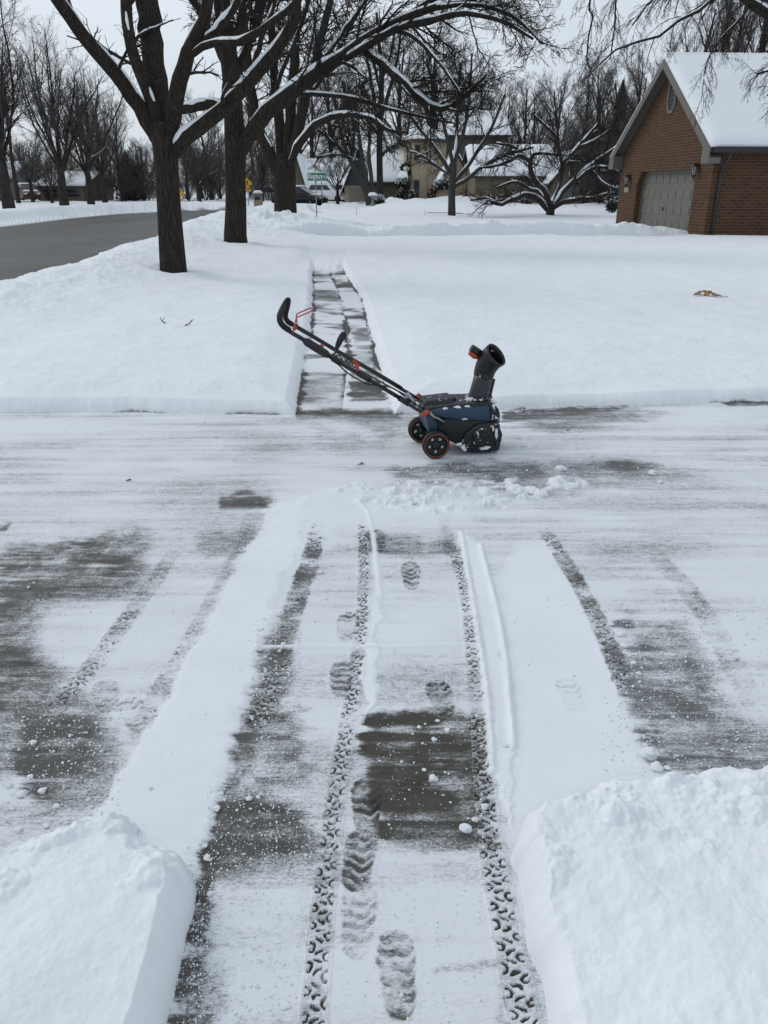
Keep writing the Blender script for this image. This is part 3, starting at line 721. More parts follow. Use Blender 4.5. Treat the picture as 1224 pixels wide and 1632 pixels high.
def grow(r, start, d, Ln, r0, r1, n, wander, trop, curl=0.0):
    B = len(start); Pp = np.zeros((B, n, 3)); Pp[:, 0] = start; d = norm(d.copy()); st = (Ln / (n - 1))[:, None]
    for i in range(1, n):
        d = norm(d + r.normal(0, wander, (B, 3)) + np.array([0, 0, trop]) + np.array([0, 0, curl]) * (i / n))
        Pp[:, i] = Pp[:, i - 1] + d * st
    t = np.linspace(0, 1, n)[None]
    return Pp, r0[:, None] * (1 - t) + r1[:, None] * t
def kids(r, Pp, R, m, ang, t0=0.25, t1=1.0, lr=0.6, rr=0.55, Lp=None, flat=0.0):
    B, n, _ = Pp.shape
    t = (np.arange(m)[None] + r.random((B, m))) / m * (t1 - t0) + t0
    x = t * (n - 1); i = np.minimum(x.astype(int), n - 2); f = (x - i)[..., None]
    b = np.arange(B)[:, None]
    p = Pp[b, i] * (1 - f) + Pp[b, i + 1] * f; tg = norm(Pp[b, i + 1] - Pp[b, i])
    rad = R[b, i] * (1 - f[..., 0]) + R[b, i + 1] * f[..., 0]
    q = r.normal(0, 1, (B, m, 3)); q[..., 2] *= (1 - flat); q = norm(q - tg * (q * tg).sum(-1, keepdims=True))
    a = r.uniform(ang[0], ang[1], (B, m, 1)); d = tg * np.cos(a) + q * np.sin(a)
    if Lp is None: Lp = np.linalg.norm(np.diff(Pp, axis=1), axis=-1).sum(1)
    Ln = Lp[:, None] * lr * (1.05 - 0.55 * (t - t0) / (t1 - t0)) * r.uniform(0.6, 1.25, (B, m))
    return p.reshape(-1, 3), d.reshape(-1, 3), Ln.ravel(), (rad * rr * r.uniform(0.75, 1.0, (B, m))).ravel()
def snow_on(r, Pp, R, rmin=0.012, gate=0.35, fat=0.75, lift=0.62):
    """caps of snow along the upper side of branches that lie flat enough"""
    T = norm(np.gradient(Pp, axis=1)); fl = np.clip((0.93 - np.abs(T[..., 2])) / 0.35, 0, 1)
    n = Pp.shape[1]; g = r.random(R.shape); g = (g + np.roll(g, 1, 1) + np.roll(g, -1, 1)) / 3
    k = fl * np.clip((g - gate) / 0.1, 0, 1) * (R > rmin)
    k[:, 0] = 0; k[:, -1] = 0
    keep = (k > 0.15).sum(1) >= 2
    Rk = R * fat * np.minimum(k, 1)
    Q = Pp.copy(); Q[..., 2] += (R * lift + 0.008) * np.minimum(k * 1.5, 1)
    Q[..., 2] -= R * 0.35 * (k < 0.15)
    return Q[keep], Rk[keep]
def resample(pts, n):
    p = spline(pts, 5) if len(pts) > 2 else np.array(pts, float)
    s = np.concatenate([[0], np.cumsum(np.linalg.norm(np.diff(p[:, :3], axis=0), axis=1))]); q = np.linspace(0, s[-1], n)
    return np.stack([np.interp(q, s, p[:, i]) for i in range(p.shape[1])], -1)
def make_tree(name, label, trunkG, crownG, snowG, bark, twig, loc=(0, 0, 0), group=None, rz=0.0):
    root = thing(name, label, 'tree', loc, rz, group)
    V, Q = tubes(trunkG); link_mesh('trunk', np_mesh('trunk', V, Q), bark, root)
    V, Q = tubes(crownG); link_mesh('crown', np_mesh('crown', V, Q, smooth=False), twig, root)
    sg = [g for g in snowG if len(g[0])]
    if sg:
        V, Q = tubes(sg); link_mesh('branch_snow', np_mesh('branch_snow', V, Q), M['snow'], root)
    return root
def rough_tube(r, Pp, R, amt=0.08):
    return Pp + r.normal(0, 1, Pp.shape) * (R[..., None] * amt * 0.5), R * (1 + r.normal(0, amt, R.shape))

def auto_tree(seed, kind):
    """a whole bare tree at the origin, by habit"""
    r = np.random.default_rng(seed)
    if kind == 'vase':        # upright street tree, limbs rising steeply from a low fork
        h, r0, fork, nl, la = 10.5, 0.30, 2.3, 9, (0.18, 0.62); lL = (6.0, 8.6); tw = 0.05; m = (14, 10, 6)
    elif kind == 'round':
        h, r0, fork, nl, la = 8.0, 0.21, 2.2, 8, (0.35, 1.0); lL = (4.0, 5.6); tw = 0.03; m = (13, 10, 6)
    elif kind == 'tall':
        h, r0, fork, nl, la = 15, 0.26, 4.5, 12, (0.3, 0.85); lL = (4.2, 7.0); tw = 0.05; m = (12, 9, 5)
    elif kind == 'scrub':
        h, r0, fork, nl, la = 6.5, 0.10, 0.4, 10, (0.15, 0.8); lL = (3.5, 6.0); tw = 0.05; m = (12, 9, 5)
    n = 12
    ttop = fork if kind in ('vase', 'round', 'scrub') else h * 0.85
    tp, tr = grow(r, np.zeros((1, 3)) - [[0, 0, 0.35]], np.array([[r.normal(0, .03), r.normal(0, .03), 1.0]]), np.array([ttop + 0.35]), np.array([r0 * 1.12]), np.array([r0 * (0.8 if kind != 'tall' else 0.2)]), n, 0.03, 0.02)
    if kind == 'tall':
        s, d, Ln, rr = kids(r, tp, tr, nl, la, 0.3, 0.98, 1, 0.6, np.full(1, 1.0)); Ln = r.uniform(*lL, nl) * np.linspace(1.1, 0.55, nl)
    else:
        az = np.arange(nl) * 2.4 + r.uniform(0, 6); an = r.uniform(*la, nl); an[0] *= 0.3
        d = np.stack([np.sin(an) * np.cos(az), np.sin(an) * np.sin(az), np.cos(an)], -1)
        f = r.uniform(0.72, 1.0, nl) if kind != 'scrub' else r.uniform(0.2, 1, nl)
        x = f * (n - 1); i = np.minimum(x.astype(int), n - 2); s = tp[0, i] + (tp[0, i + 1] - tp[0, i]) * (x - i)[:, None]
        Ln = r.uniform(*lL, nl); rr = r0 * r.uniform(0.26, 0.44, nl)
    lp, lrd = grow(r, s, d, Ln, rr, rr * 0.22, 12, 0.075, tw)
    s, d, Ln, rr = kids(r, lp, lrd, m[0], (0.35, 0.85), 0.18, 1, 0.42, 0.6); b1, b1r = grow(r, s, d, Ln, rr, rr * 0.3, 8, 0.11, 0.06)
    s, d, Ln, rr = kids(r, b1, b1r, m[1], (0.35, 0.95), 0.15, 1, 0.46, 0.6); rr = np.maximum(rr, 0.006); b2, b2r = grow(r, s, d, Ln, rr, rr * 0.5, 6, 0.14, 0.06)
    s, d, Ln, rr = kids(r, b2, b2r, m[2], (0.35, 1.0), 0.15, 1, 0.5, 0.7); rr = np.maximum(rr, 0.005); b3, b3r = grow(r, s, d, Ln, rr, rr * 0.7, 4, 0.16, 0.05)
    trunkG = [(*rough_tube(r, tp, tr, 0.04), 14), (lp, lrd, 9)]
    crownG = [(b1, b1r, 5), (b2, b2r, 3), (b3, b3r, 3)]
    snowG = [(*snow_on(r, lp, lrd, 0.02, 0.42, 0.7), 6), (*snow_on(r, b1, b1r, 0.014, 0.5, 0.9), 4)]
    return trunkG, crownG, snowG

def limb_tree(seed, Y, trunk, limbs, twigs=(7, 7, 5), droop=0.02, tlen=0.42, twig_min=0.006, maxlen=3.5, bare=(), wig=1.0):
    """a tree whose trunk and main limbs follow the photo; points are (x, y, half width in photo pixels, metres behind Y)"""
    r = np.random.default_rng(seed); px = pxsize(Y)
    def pt(q):
        dy = q[3] if len(q) > 3 else 0
        p = P(q[0], q[1], Y + dy); return [*p, q[2] * pxsize(Y + dy, p[2])]
    tr = resample([pt(q) for q in trunk], 22)
    base = tr[0, :3].copy()
    lim = [resample([pt(q) for q in l], 16) for l in limbs]
    A = np.stack(lim); lp, lr = A[..., :3] - base, A[..., 3]
    tp, trr = tr[None, :, :3] - base, tr[None, :, 3]
    lpj = lp.copy(); lpj[:, 1:] += r.normal(0, 1, lp[:, 1:].shape) * lr[:, 1:, None] * 0.10
    tw = [i for i in range(len(lpj)) if i not in bare]
    s, d, Ln, rr = kids(r, lpj[tw], lr[tw], twigs[0], (0.5, 1.1), 0.3, 1, tlen, 0.42); Ln = np.clip(Ln, 0.3 * maxlen, maxlen); rr = np.clip(rr, twig_min * 1.8, 0.035)
    b1, b1r = grow(r, s, d, Ln, rr, rr * 0.3, 9, 0.12 * wig, droop)
    s, d, Ln, rr = kids(r, b1, b1r, twigs[1], (0.4, 1.0), 0.15, 1, 0.5, 0.6); rr = np.maximum(rr, twig_min); b2, b2r = grow(r, s, d, Ln, rr, rr * 0.5, 6, 0.16 * wig, droop)
    s, d, Ln, rr = kids(r, b2, b2r, twigs[2], (0.4, 1.0), 0.15, 1, 0.55, 0.7); rr = np.maximum(rr, twig_min * 0.8); b3, b3r = grow(r, s, d, Ln, rr, rr * 0.6, 5, 0.18 * wig, droop)
    trunkG = [(tp, trr, 22), (lpj, lr, 14)]
    crownG = [(b1, b1r, 6), (b2, b2r, 4), (b3, b3r, 3)]
    # heavy snow along the limbs
    dense = np.stack([resample(np.concatenate([a, b[:, None]], 1), 40) for a, b in zip(lpj, lr)])
    DP, DR = dense[..., :3], dense[..., 3]
    T = norm(np.gradient(np.stack([resample(np.concatenate([a, b[:, None]], 1), 40) for a, b in zip(lp, lr)])[..., :3], axis=1)); fl = np.clip((0.88 - np.abs(T[..., 2])) / 0.12, 0, 1)
    g = np.stack([np.interp(np.arange(40), np.arange(0, 41, 4), np.clip(r.normal(0.85, 0.42, 11), 0.12, 1.25)) for _ in range(len(DP))])
    k = fl * g; k = (k + np.roll(k, 1, 1) + np.roll(k, -1, 1)) / 3; k[:, :1] = 0; k[:, -1] = 0
    w = np.minimum(DR * 0.80, 0.15) * np.minimum(k, 1) * (1 + r.normal(0, 0.06, k.shape)); Q = DP.copy()
    nrm = norm(np.array([0, 0, 1.0]) - T * T[..., 2:3])
    Q = Q + nrm * ((DR - 0.42 * w) * np.where(k < 0.12, 0.3, 1.0))[..., None]
    snowG = [(Q, w, 9), (*snow_on(r, b1, b1r, 0.016, 0.45, 0.8), 5)]
    return base, trunkG, crownG, snowG

# the two big street trees by the walk and the one beyond
T1 = limb_tree(11, 14.9, [(277, 442, 22), (276, 425, 21), (272, 370, 19.5), (268, 310, 18.5), (265, 260, 19), (264, 225, 21.5), (263, 195, 20)],
    [[(255, 232, 10), (243, 208, 12.5), (215, 160, 11.5), (170, 100, 11, -.5), (125, 45, 10.5, -1), (88, -5, 10, -1.4), (50, -60, 9, -1.8)],
     [(258, 215, 8), (247, 180, 9.5), (232, 140, 9.5, .2), (208, 70, 9, .4), (200, 0, 9, .8), (192, -90, 8, 1)],
     [(264, 220, 12), (256, 165, 15.5, .3), (248, 110, 16.5, .6), (236, 30, 18, 1), (228, -80, 16, 1.3)],
     [(270, 222, 11), (279, 170, 12.5, -.2), (288, 125, 12.5, -.3), (305, 75, 11, -.4), (326, 30, 9.5, -.5), (332, -20, 9, -.6), (333, -90, 8, -.6)],
     [(306, 82, 5, -.4), (345, 48, 6.5, 0), (372, 14, 6, .3), (395, -40, 5, .6)],
     [(300, 92, 5, -.4), (322, 76, 5.5, -.6), (350, 68, 5.5, -.8), (382, 66, 6, -1), (425, 42, 5.5, -1.2), (470, 5, 5, -1.5), (510, -40, 4, -1.8)],
     [(275, 250, 9), (292, 225, 11.5, -.2), (330, 195, 11, -.3), (380, 150, 10.5, -.4), (420, 105, 10, -.6), (452, 65, 8.5, -.8), (472, 10, 7, -1), (486, -60, 6, -1.2)],
     [(400, 122, 4, -.5), (408, 90, 4.2, -.4), (422, 45, 4, -.2), (436, 10, 3.5, 0), (450, -40, 3, .2)]], twigs=(4, 5, 4), tlen=0.3, maxlen=2.2, twig_min=0.005)
make_tree('street_tree', 'big bare tree forking low into snow topped limbs, nearest to the road', *T1[1:], M['bark'], M['twig'], T1[0])
T2 = limb_tree(12, 22.5, [(376, 392, 19.5), (375, 375, 18), (376, 330, 16.5), (375, 280, 16), (375, 230, 17), (371, 160, 14.5), (366, 100, 14), (358, 40, 14), (348, -40, 12)],
    [[(382, 250, 9), (398, 212, 12.5, -.3), (425, 180, 12, -.5), (460, 152, 11.5, -.8), (500, 120, 10.5, -1), (545, 92, 9, -1.2), (590, 58, 8, -1.3), (640, 32, 6.5, -1.3), (700, 10, 5, -1.3), (760, 2, 4, -1.3)],
     [(540, 98, 5, -1.2), (580, 76, 5.5, -1.5), (630, 48, 5, -1.8), (690, 30, 4.5, -2), (745, 22, 3.8, -2.2), (800, 34, 3, -2.4), (850, 62, 2, -2.6)],
     [(575, 76, 5, -1.2), (605, 98, 6.5, -1.6), (640, 130, 6.5, -1.9), (665, 155, 6, -2), (692, 172, 5.5, -2.1), (722, 168, 4.2, -2.1), (752, 142, 3, -2.1), (775, 120, 1.8, -2.1)],
     [(466, 150, 3.5, -.8), (500, 150, 3.6, -1), (560, 156, 3.3, -1.2), (615, 172, 2.8, -1.4), (670, 186, 2.2, -1.6), (720, 196, 1.6, -1.8)],
     [(470, 148, 4, -.8), (500, 108, 3.2, -1), (530, 96, 2.6, -1.2), (560, 106, 2.2, -1.4), (582, 124, 1.6, -1.6)],
     [(370, 175, 7), (345, 166, 7.5, -.4), (318, 168, 8, -.8), (291, 176, 6.5, -1.1), (286, 177, 5, -1.15)],
     [(368, 120, 7), (350, 80, 7, .4), (330, 40, 6, .7), (305, -10, 5, 1), (290, -60, 4, 1.2)],
     [(372, 130, 8), (392, 80, 8, .3), (410, 30, 8, .7), (425, -30, 7, 1)],
     [(366, 90, 6), (384, 30, 6, -.4), (400, -30, 5, -.8)],
     [(620, 45, 3.5, -1.6), (660, 60, 3, -2), (700, 100, 2.4, -2.4), (735, 150, 1.8, -2.6)],
     [(690, 12, 3.5, -1.3), (760, 8, 3, -1.8), (820, 28, 2.6, -2.2), (865, 70, 1.8, -2.6)],
     [(640, 30, 4, -1.3), (700, -5, 4, -1), (780, -20, 3, -.6), (860, -5, 2, -.2)],
     [(500, 118, 4, -1), (540, 60, 4, -.4), (575, 10, 3.4, .2), (600, -40, 3, .6)],
     [(430, 178, 4, -.5), (450, 110, 4, 0), (480, 40, 3.5, .6), (500, -30, 3, 1)]], twigs=(15, 10, 6), droop=-0.012, tlen=0.36, maxlen=2.6, bare=(5,))
make_tree('street_tree', 'bare tree with a long snow topped limb reaching right, second along the walk', *T2[1:], M['bark'], M['twig'], T2[0])
T3 = limb_tree(13, 34.5, [(455, 352, 19), (455, 335, 18), (454, 300, 17.5), (453, 270, 18), (452, 245, 15)],
    [[(446, 285, 9), (430, 248, 10), (412, 205, 8.5, .4), (400, 150, 8, .8), (393, 90, 7, 1), (385, 0, 6, 1.2)],
     [(450, 262, 9), (446, 210, 8.5, .6), (440, 150, 7.5, 1), (434, 70, 6.5, 1.4), (430, -20, 5, 1.6)],
     [(456, 262, 9), (462, 210, 9), (466, 140, 8), (472, 60, 7), (476, -20, 5)],
     [(460, 265, 9), (472, 220, 9, -.4), (486, 160, 8, -.6), (500, 100, 7, -.8), (520, 30, 6, -1), (535, -40, 4, -1)],
     [(462, 262, 5, -.4), (476, 232, 6, -.7), (500, 202, 5.5, -1), (530, 186, 5, -1.3), (565, 183, 4, -1.5), (595, 190, 3.4, -1.6), (620, 208, 2.8, -1.7), (650, 212, 2, -1.8)],
     [(484, 165, 4, -.6), (515, 120, 4, 0), (545, 70, 3.5, .5), (575, 10, 3, 1)]], twigs=(13, 9, 6), droop=0.02, tlen=0.36, twig_min=0.006)
make_tree('street_tree', 'bare dark tree with several upright stems beside the grey pole, third along the walk', *T3[1:], M['bark'], M['twig'], T3[0])
# snow lodged in the fork of the nearest tree
# trees in the yards ahead
T4 = limb_tree(14, 46.0, [(719, 356, 7), (720, 340, 6.2), (720, 310, 5.5), (722, 275, 5.5), (723, 258, 5)],
    [[(721, 285, 3), (710, 262, 3.2), (690, 232, 2.8, -.5), (665, 200, 2.4, -.8), (640, 165, 1.8, -1)],
     [(722, 265, 3), (716, 235, 3), (705, 190, 2.6, .5), (690, 140, 2.2, .8), (680, 95, 1.6, 1)],
     [(723, 262, 3.2), (735, 225, 3), (745, 180, 2.6), (750, 130, 2), (752, 85, 1.5)],
     [(723, 290, 3), (740, 272, 3.4, .4), (762, 240, 3, .8), (785, 200, 2.4, 1), (805, 150, 1.8, 1.2)],
     [(724, 298, 3), (745, 285, 3), (775, 262, 2.8, -.5), (812, 245, 2.2, -1), (850, 235, 1.6, -1.4)],
     [(723, 262, 3), (728, 215, 2.8, 1.2), (730, 160, 2.4, 2), (735, 100, 1.8, 2.5)],
     [(721, 280, 2.8), (700, 268, 2.6, 1), (676, 250, 2.4, 1.8), (650, 240, 1.6, 2.4)]], twigs=(13, 9, 5), droop=0.02, tlen=0.5, twig_min=0.006)
make_tree('yard_tree', 'slender bare tree with a rounded twiggy crown before the tan brick house', *T4[1:], M['bark_grey'], M['twig'], T4[0])
T5 = limb_tree(15, 46.0, [(877, 356, 6), (877, 345, 6), (877, 335, 7), (878, 325, 5)],
    [[(873, 335, 4), (862, 322, 4.5), (850, 313, 4, -.6), (832, 311, 3.6, -1), (815, 318, 3.4, -1.4), (795, 326, 3, -1.6), (775, 316, 2.4, -1.7), (750, 319, 1.6, -1.8)],
     [(876, 330, 4), (868, 305, 4, -.6), (852, 288, 4, -1), (845, 265, 3.6, -1.4), (850, 246, 3, -1.5), (868, 244, 2.4, -1.6), (890, 248, 1.8, -1.6)],
     [(845, 258, 3, -1.4), (828, 248, 3, -1.6), (810, 258, 2.6, -1.8), (790, 264, 2.2, -2), (765, 268, 1.6, -2.2)],
     [(880, 330, 4.2), (895, 308, 4.2, .4), (915, 288, 3.8, .7), (940, 265, 3.4, 1), (968, 245, 2.6, 1.2), (988, 230, 1.8, 1.3)],
     [(878, 325, 4), (893, 290, 3.4, .8), (897, 262, 3.4, 1), (918, 238, 3.2, 1.2), (938, 215, 2.6, 1.4), (955, 195, 1.8, 1.5)],
     [(896, 262, 3, 1), (890, 235, 2.6, 1), (884, 215, 2.4, 1), (868, 200, 2, 1), (850, 182, 1.5, 1)],
     [(880, 333, 3.4), (898, 322, 3.6, -.6), (918, 318, 3, -.8), (945, 315, 2.4, -1), (970, 308, 1.6, -1.1)],
     [(915, 290, 3, .7), (945, 268, 2.6, .6), (975, 268, 2.2, .5), (990, 270, 1.5, .5)],
     [(874, 325, 3), (858, 305, 2.8, .9), (846, 302, 2.6, 1.1), (820, 290, 2, 1.4), (790, 300, 1.4, 1.6)],
     [(940, 268, 2.6, 1), (958, 290, 2.4, 1), (978, 300, 2, 1), (992, 305, 1.4, 1)],
     [(850, 262, 2.6, -1.4), (820, 235, 2.2, -1), (790, 228, 1.6, -.6)],
     [(918, 238, 2.6, 1.2), (950, 222, 2, 1.2), (975, 205, 1.4, 1.2)]], twigs=(13, 9, 6), droop=0.01, tlen=0.36, twig_min=0.007, maxlen=2.2)
make_tree('crab_apple_tree', 'low gnarled fruit tree with snow along every arching branch', *T5[1:], M['bark_far'], M['twig'], T5[0])
T6 = limb_tree(16, 64.0, [(606, 334, 6), (606, 318, 5.5), (605, 260, 5), (605, 215, 5), (607, 170, 4.5), (608, 120, 4), (604, 70, 3), (600, 20, 2)],
    [[(606, 250, 3), (618, 238, 2), (632, 230, 1.2)], [(605, 210, 3.2), (596, 160, 3), (588, 110, 2.4), (580, 60, 2)], [(607, 190, 3), (622, 140, 3), (634, 90, 2.2), (640, 40, 1.6)],
     [(608, 150, 2.6), (596, 100, 2.2, 1), (590, 50, 1.6, 1)], [(607, 130, 2.6), (622, 90, 2), (630, 40, 1.6)], [(606, 220, 2.2), (584, 190, 2), (560, 170, 1.4)]], twigs=(16, 9, 6), tlen=0.5, twig_min=0.008)
make_tree('yard_tree', 'tall straight bare tree standing left of the tan brick house', *T6[1:], M['bark_far'], M['twig'], T6[0])
T7 = limb_tree(17, 62.0, [(592, 336, 9), (590, 322, 8), (586, 305, 7), (578, 285, 6)],
    [[(586, 310, 5), (574, 285, 4.6), (560, 258, 4), (548, 230, 3.4), (540, 195, 2.6), (530, 150, 2)], [(588, 312, 4), (582, 280, 4), (576, 245, 3.4), (570, 200, 3), (566, 150, 2)],
     [(590, 315, 3.6), (592, 285, 3.4), (588, 250, 3), (590, 210, 2.4), (595, 160, 1.6)], [(560, 258, 2.6), (545, 240, 2.6), (525, 222, 2.2), (505, 205, 1.6)], [(556, 250, 2), (530, 246, 2), (505, 252, 1.6)],
     [(570, 210, 2.6), (555, 170, 2.2), (548, 130, 1.6)]], twigs=(16, 9, 6), tlen=0.5, twig_min=0.008)
make_tree('yard_tree', 'leaning bare tree with several stems in front of the blue grey gable', *T7[1:], M['bark_grey'], M['twig'], T7[0])

# overhanging tree just right of the frame
T8 = limb_tree(18, 11.0, [(1520, 560, 26), (1510, 400, 22), (1480, 200, 19), (1450, 60, 16), (1420, -60, 12)],
    [[(1470, 180, 9), (1380, 110, 9, -.3), (1290, 60, 8.5, -.4), (1235, 30, 8, -.5), (1195, 5, 7, -.5), (1150, -30, 6, -.6), (1060, -60, 4, -.7), (960, -50, 2.5, -.8)],
     [(1440, 20, 6), (1330, -30, 5, .3), (1230, -40, 4, .5), (1160, -20, 3, .6), (1105, 25, 2.4, .6), (1075, 36, 2.1, .6), (1045, 62, 1.9, .6), (1020, 66, 1.7, .6), (990, 74, 1.5, .6), (960, 98, 1.1, .6), (925, 132, .8, .6)],
     [(1080, -55, 2, -.7), (1020, -40, 1.6, -.7), (985, -15, 1.5, -.7), (980, 40, 1.2, -.7), (972, 95, .8, -.7)],
     [(1010, -55, 1.8, -.7), (955, -30, 1.6, -.7), (938, 12, 1.6, -.7), (946, 20, 1.4, -.7), (938, 60, 1.2, -.7), (936, 100, .9, -.7), (950, 130, .6, -.7)],
     [(1290, 62, 4, -.4), (1262, 90, 3, -.2), (1232, 110, 1.8, 0), (1205, 118, 1.0, .1)],
     [(1480, 200, 4), (1360, 190, 3, .4), (1260, 150, 2, .5), (1222, 152, 1.1, .6)],
     [(1200, 0, 3, -.5), (1180, 30, 2, 0), (1150, 60, 1.4, .2), (1126, 100, .9, .3), (1118, 160, .5, .3)],
     [(1160, -25, 2.5, -.6), (1090, -20, 2, -.2), (1040, 0, 1.5, .2), (1008, 40, 1, .4)]], twigs=(15, 6, 4), droop=-0.13, tlen=0.22, twig_min=0.0022, maxlen=1.1, wig=0.75)
make_tree('weeping_tree', 'bare tree at right whose thin drooping twigs hang before the garage roof', *T8[1:], M['bark'], M['twig'], T8[0])

# ---- rows and groves farther off: a few habits, each tree a copy with its own size and turn
PROT = {}
def proto(kind, seed):
    key = (kind, seed)
    if key not in PROT:
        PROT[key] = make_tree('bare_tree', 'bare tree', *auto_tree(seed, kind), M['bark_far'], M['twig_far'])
        PROT[key]['_used'] = 0
    return PROT[key]
def plant(kind, seed, x, y_base, Y, y_top, rz, label, name='bare_tree', group=None, wide=1.0):
    p = proto(kind, seed); o = p if not p['_used'] else copy_tree(p); p['_used'] = 1
    g = P(x, y_base, Y); top = P(x, y_top, Y)
    ht = {'vase': 10.3, 'round': 7.6, 'tall': 14.2, 'scrub': 6.2}[kind]
    s = (top[2] - g[2]) / ht
    o.location = [float(c) for c in g]; o.scale = (s * wide, s * wide, s); o.rotation_euler = (0, 0, rz)
    o.name = name; tag(o, label, 'tree', group); return o
plant('vase', 21, 14, 326, 55, -40, 0.3, 'tall bare street tree at the left edge across the road, nearest of its row', 'street_tree')
plant('vase', 22, 102, 322, 63, 52, 1.9, 'bare street tree with two straight snowy low limbs, middle of the row over the road', 'street_tree')
plant('vase', 23, 145, 320, 72, 96, 4.0, 'mossy trunked bare street tree, farthest right of the row over the road', 'street_tree')
plant('tall', 24, 29, 318, 74, 60, 0.5, 'pale trunked bare tree just behind the leftmost street tree', wide=0.8)
plant('round', 25, 83, 320, 80, 225, 0.2, 'small bare tree before the long beige house', wide=1.1)
plant('round', 26, 52, 318, 84, 215, 2.2, 'small dark bare tree beside the red car', wide=1.2)
plant('vase', 23, 167, 318, 82, 130, 1.0, 'bare tree close behind the mossy street tree across the road', wide=0.9)
plant('tall', 27, 195, 320, 90, 165, 3.0, 'thin bare tree at the right end of the row across the road', wide=1.0)
back = [('tall', 24, 120, 105, 215), ('tall', 27, 60, 110, 205), ('tall', 28, 205, 105, 205), ('tall', 24, 225, 112, 218), ('round', 26, 230, 92, 222),
        ('tall', 28, 300, 108, 165), ('round', 25, 318, 95, 205), ('tall', 27, 336, 112, 150), ('tall', 24, 352, 100, 190), ('tall', 28, 405, 118, 130), ('tall', 27, 425, 112, 170),
        ('tall', 24, 180, 125, 205), ('tall', 27, 260, 125, 200), ('tall', 28, 10, 125, 190), ('round', 26, 340, 88, 232), ('tall', 27, 150, 130, 215)]
for i, (k, s, x, Y, yt) in enumerate(back):
    plant(k, s, x, 322, Y, yt, i * 1.7, 'bare tree in the far dark wood at the end of the road', group='bare trees of the far wood', wide=1.05)
scr = [(190, 95, 262), (215, 92, 250), (238, 97, 268), (302, 88, 258), (330, 92, 245), (345, 88, 262), (412, 95, 255), (155, 98, 270), (430, 92, 262)]
for i, (x, Y, yt) in enumerate(scr):
    plant('scrub', 31 + i % 2, x, 326, Y, yt, i * 2.1, 'dark bare thicket tree low beneath the far wood', 'thicket_tree', 'thicket along the far road', 1.3)
plant('round', 26, 318, 324, 84, 212, 4.4, 'bare tree with two snowy low limbs seen between the two nearest trunks', wide=1.2)
plant('vase', 23, 418, 318, 84, 205, 2.6, 'bare tree behind the walker sign and mailbox pillar', wide=0.9)
mid = [('tall', 28, 500, 105, 90), ('tall', 24, 530, 112, 70), ('tall', 27, 640, 112, 40), ('tall', 28, 690, 108, 20), ('tall', 24, 560, 120, 110), ('tall', 27, 475, 118, 120), ('tall', 28, 740, 104, 90), ('tall', 24, 770, 112, 100)]
for i, (k, s, x, Y, yt) in enumerate(mid):
    plant(k, s, x, 322, Y, yt, i * 1.3 + .5, 'tall bare tree rising behind the roofs of the houses', group='bare trees behind the houses', wide=1.1)
plant('round', 25, 538, 322, 70, 225, 0.9, 'small bare tree before the low snowy roof by the street name sign', wide=1.1)
for i in range(46):
    x = -40 + i * 23.5 + 9 * math.sin(i * 5.1)
    plant(*(('scrub', 31 + i % 2) if i % 3 else ('round', 25 + i % 2)), x, 322, 104 + 14 * math.sin(i * 2.3), 238 + 20 * math.sin(i * 3.7), i * 2.4, 'grey brown bare tree in the far belt of brush along the horizon', 'thicket_tree', 'far belt of bare brush', 1.5)
right = [('tall', 28, 800, 92, 140), ('tall', 24, 850, 84, 135), ('tall', 27, 890, 82, 120), ('tall', 28, 920, 74, 110), ('tall', 24, 950, 72, 112), ('tall', 27, 975, 66, 105), ('tall', 28, 1005, 64, 98),
         ('tall', 24, 1030, 62, 95), ('tall', 27, 935, 84, 95), ('tall', 28, 1000, 80, 85), ('tall', 24, 830, 100, 120), ('tall', 27, 870, 98, 125)]
for i, (k, s, x, Y, yt) in enumerate(right):
    plant(k, s, x, 330, Y, yt, i * 2.3 + .2, 'bare tree in the dark grove left of the brick garage', group='grove beside the brick garage', wide=1.1)
for i, (x, Y, yt) in enumerate([(900, 62, 205), (930, 60, 190), (960, 58, 180), (985, 56, 190), (945, 66, 170), (975, 70, 160), (860, 75, 190), (815, 80, 185)]):
    plant('scrub', 31 + i % 2, x, 336, Y, yt, i * 1.9, 'dark bare thicket tree under the grove by the brick garage', 'thicket_tree', 'thicket beside the brick garage', 1.15)
for i, (x, Y, yt) in enumerate([(1100, 58, -60), (1140, 56, -70), (1165, 60, -90), (1185, 55, -80), (1205, 58, -100), (1222, 54, -80), (1245, 57, -90), (1065, 64, -30)]):
    plant('tall', [24, 27, 28][i % 3], x, 345, Y, yt, i * 2.9, 'tall bare tree rising behind the snowy garage roof', group='tall trees behind the garage', wide=0.85)
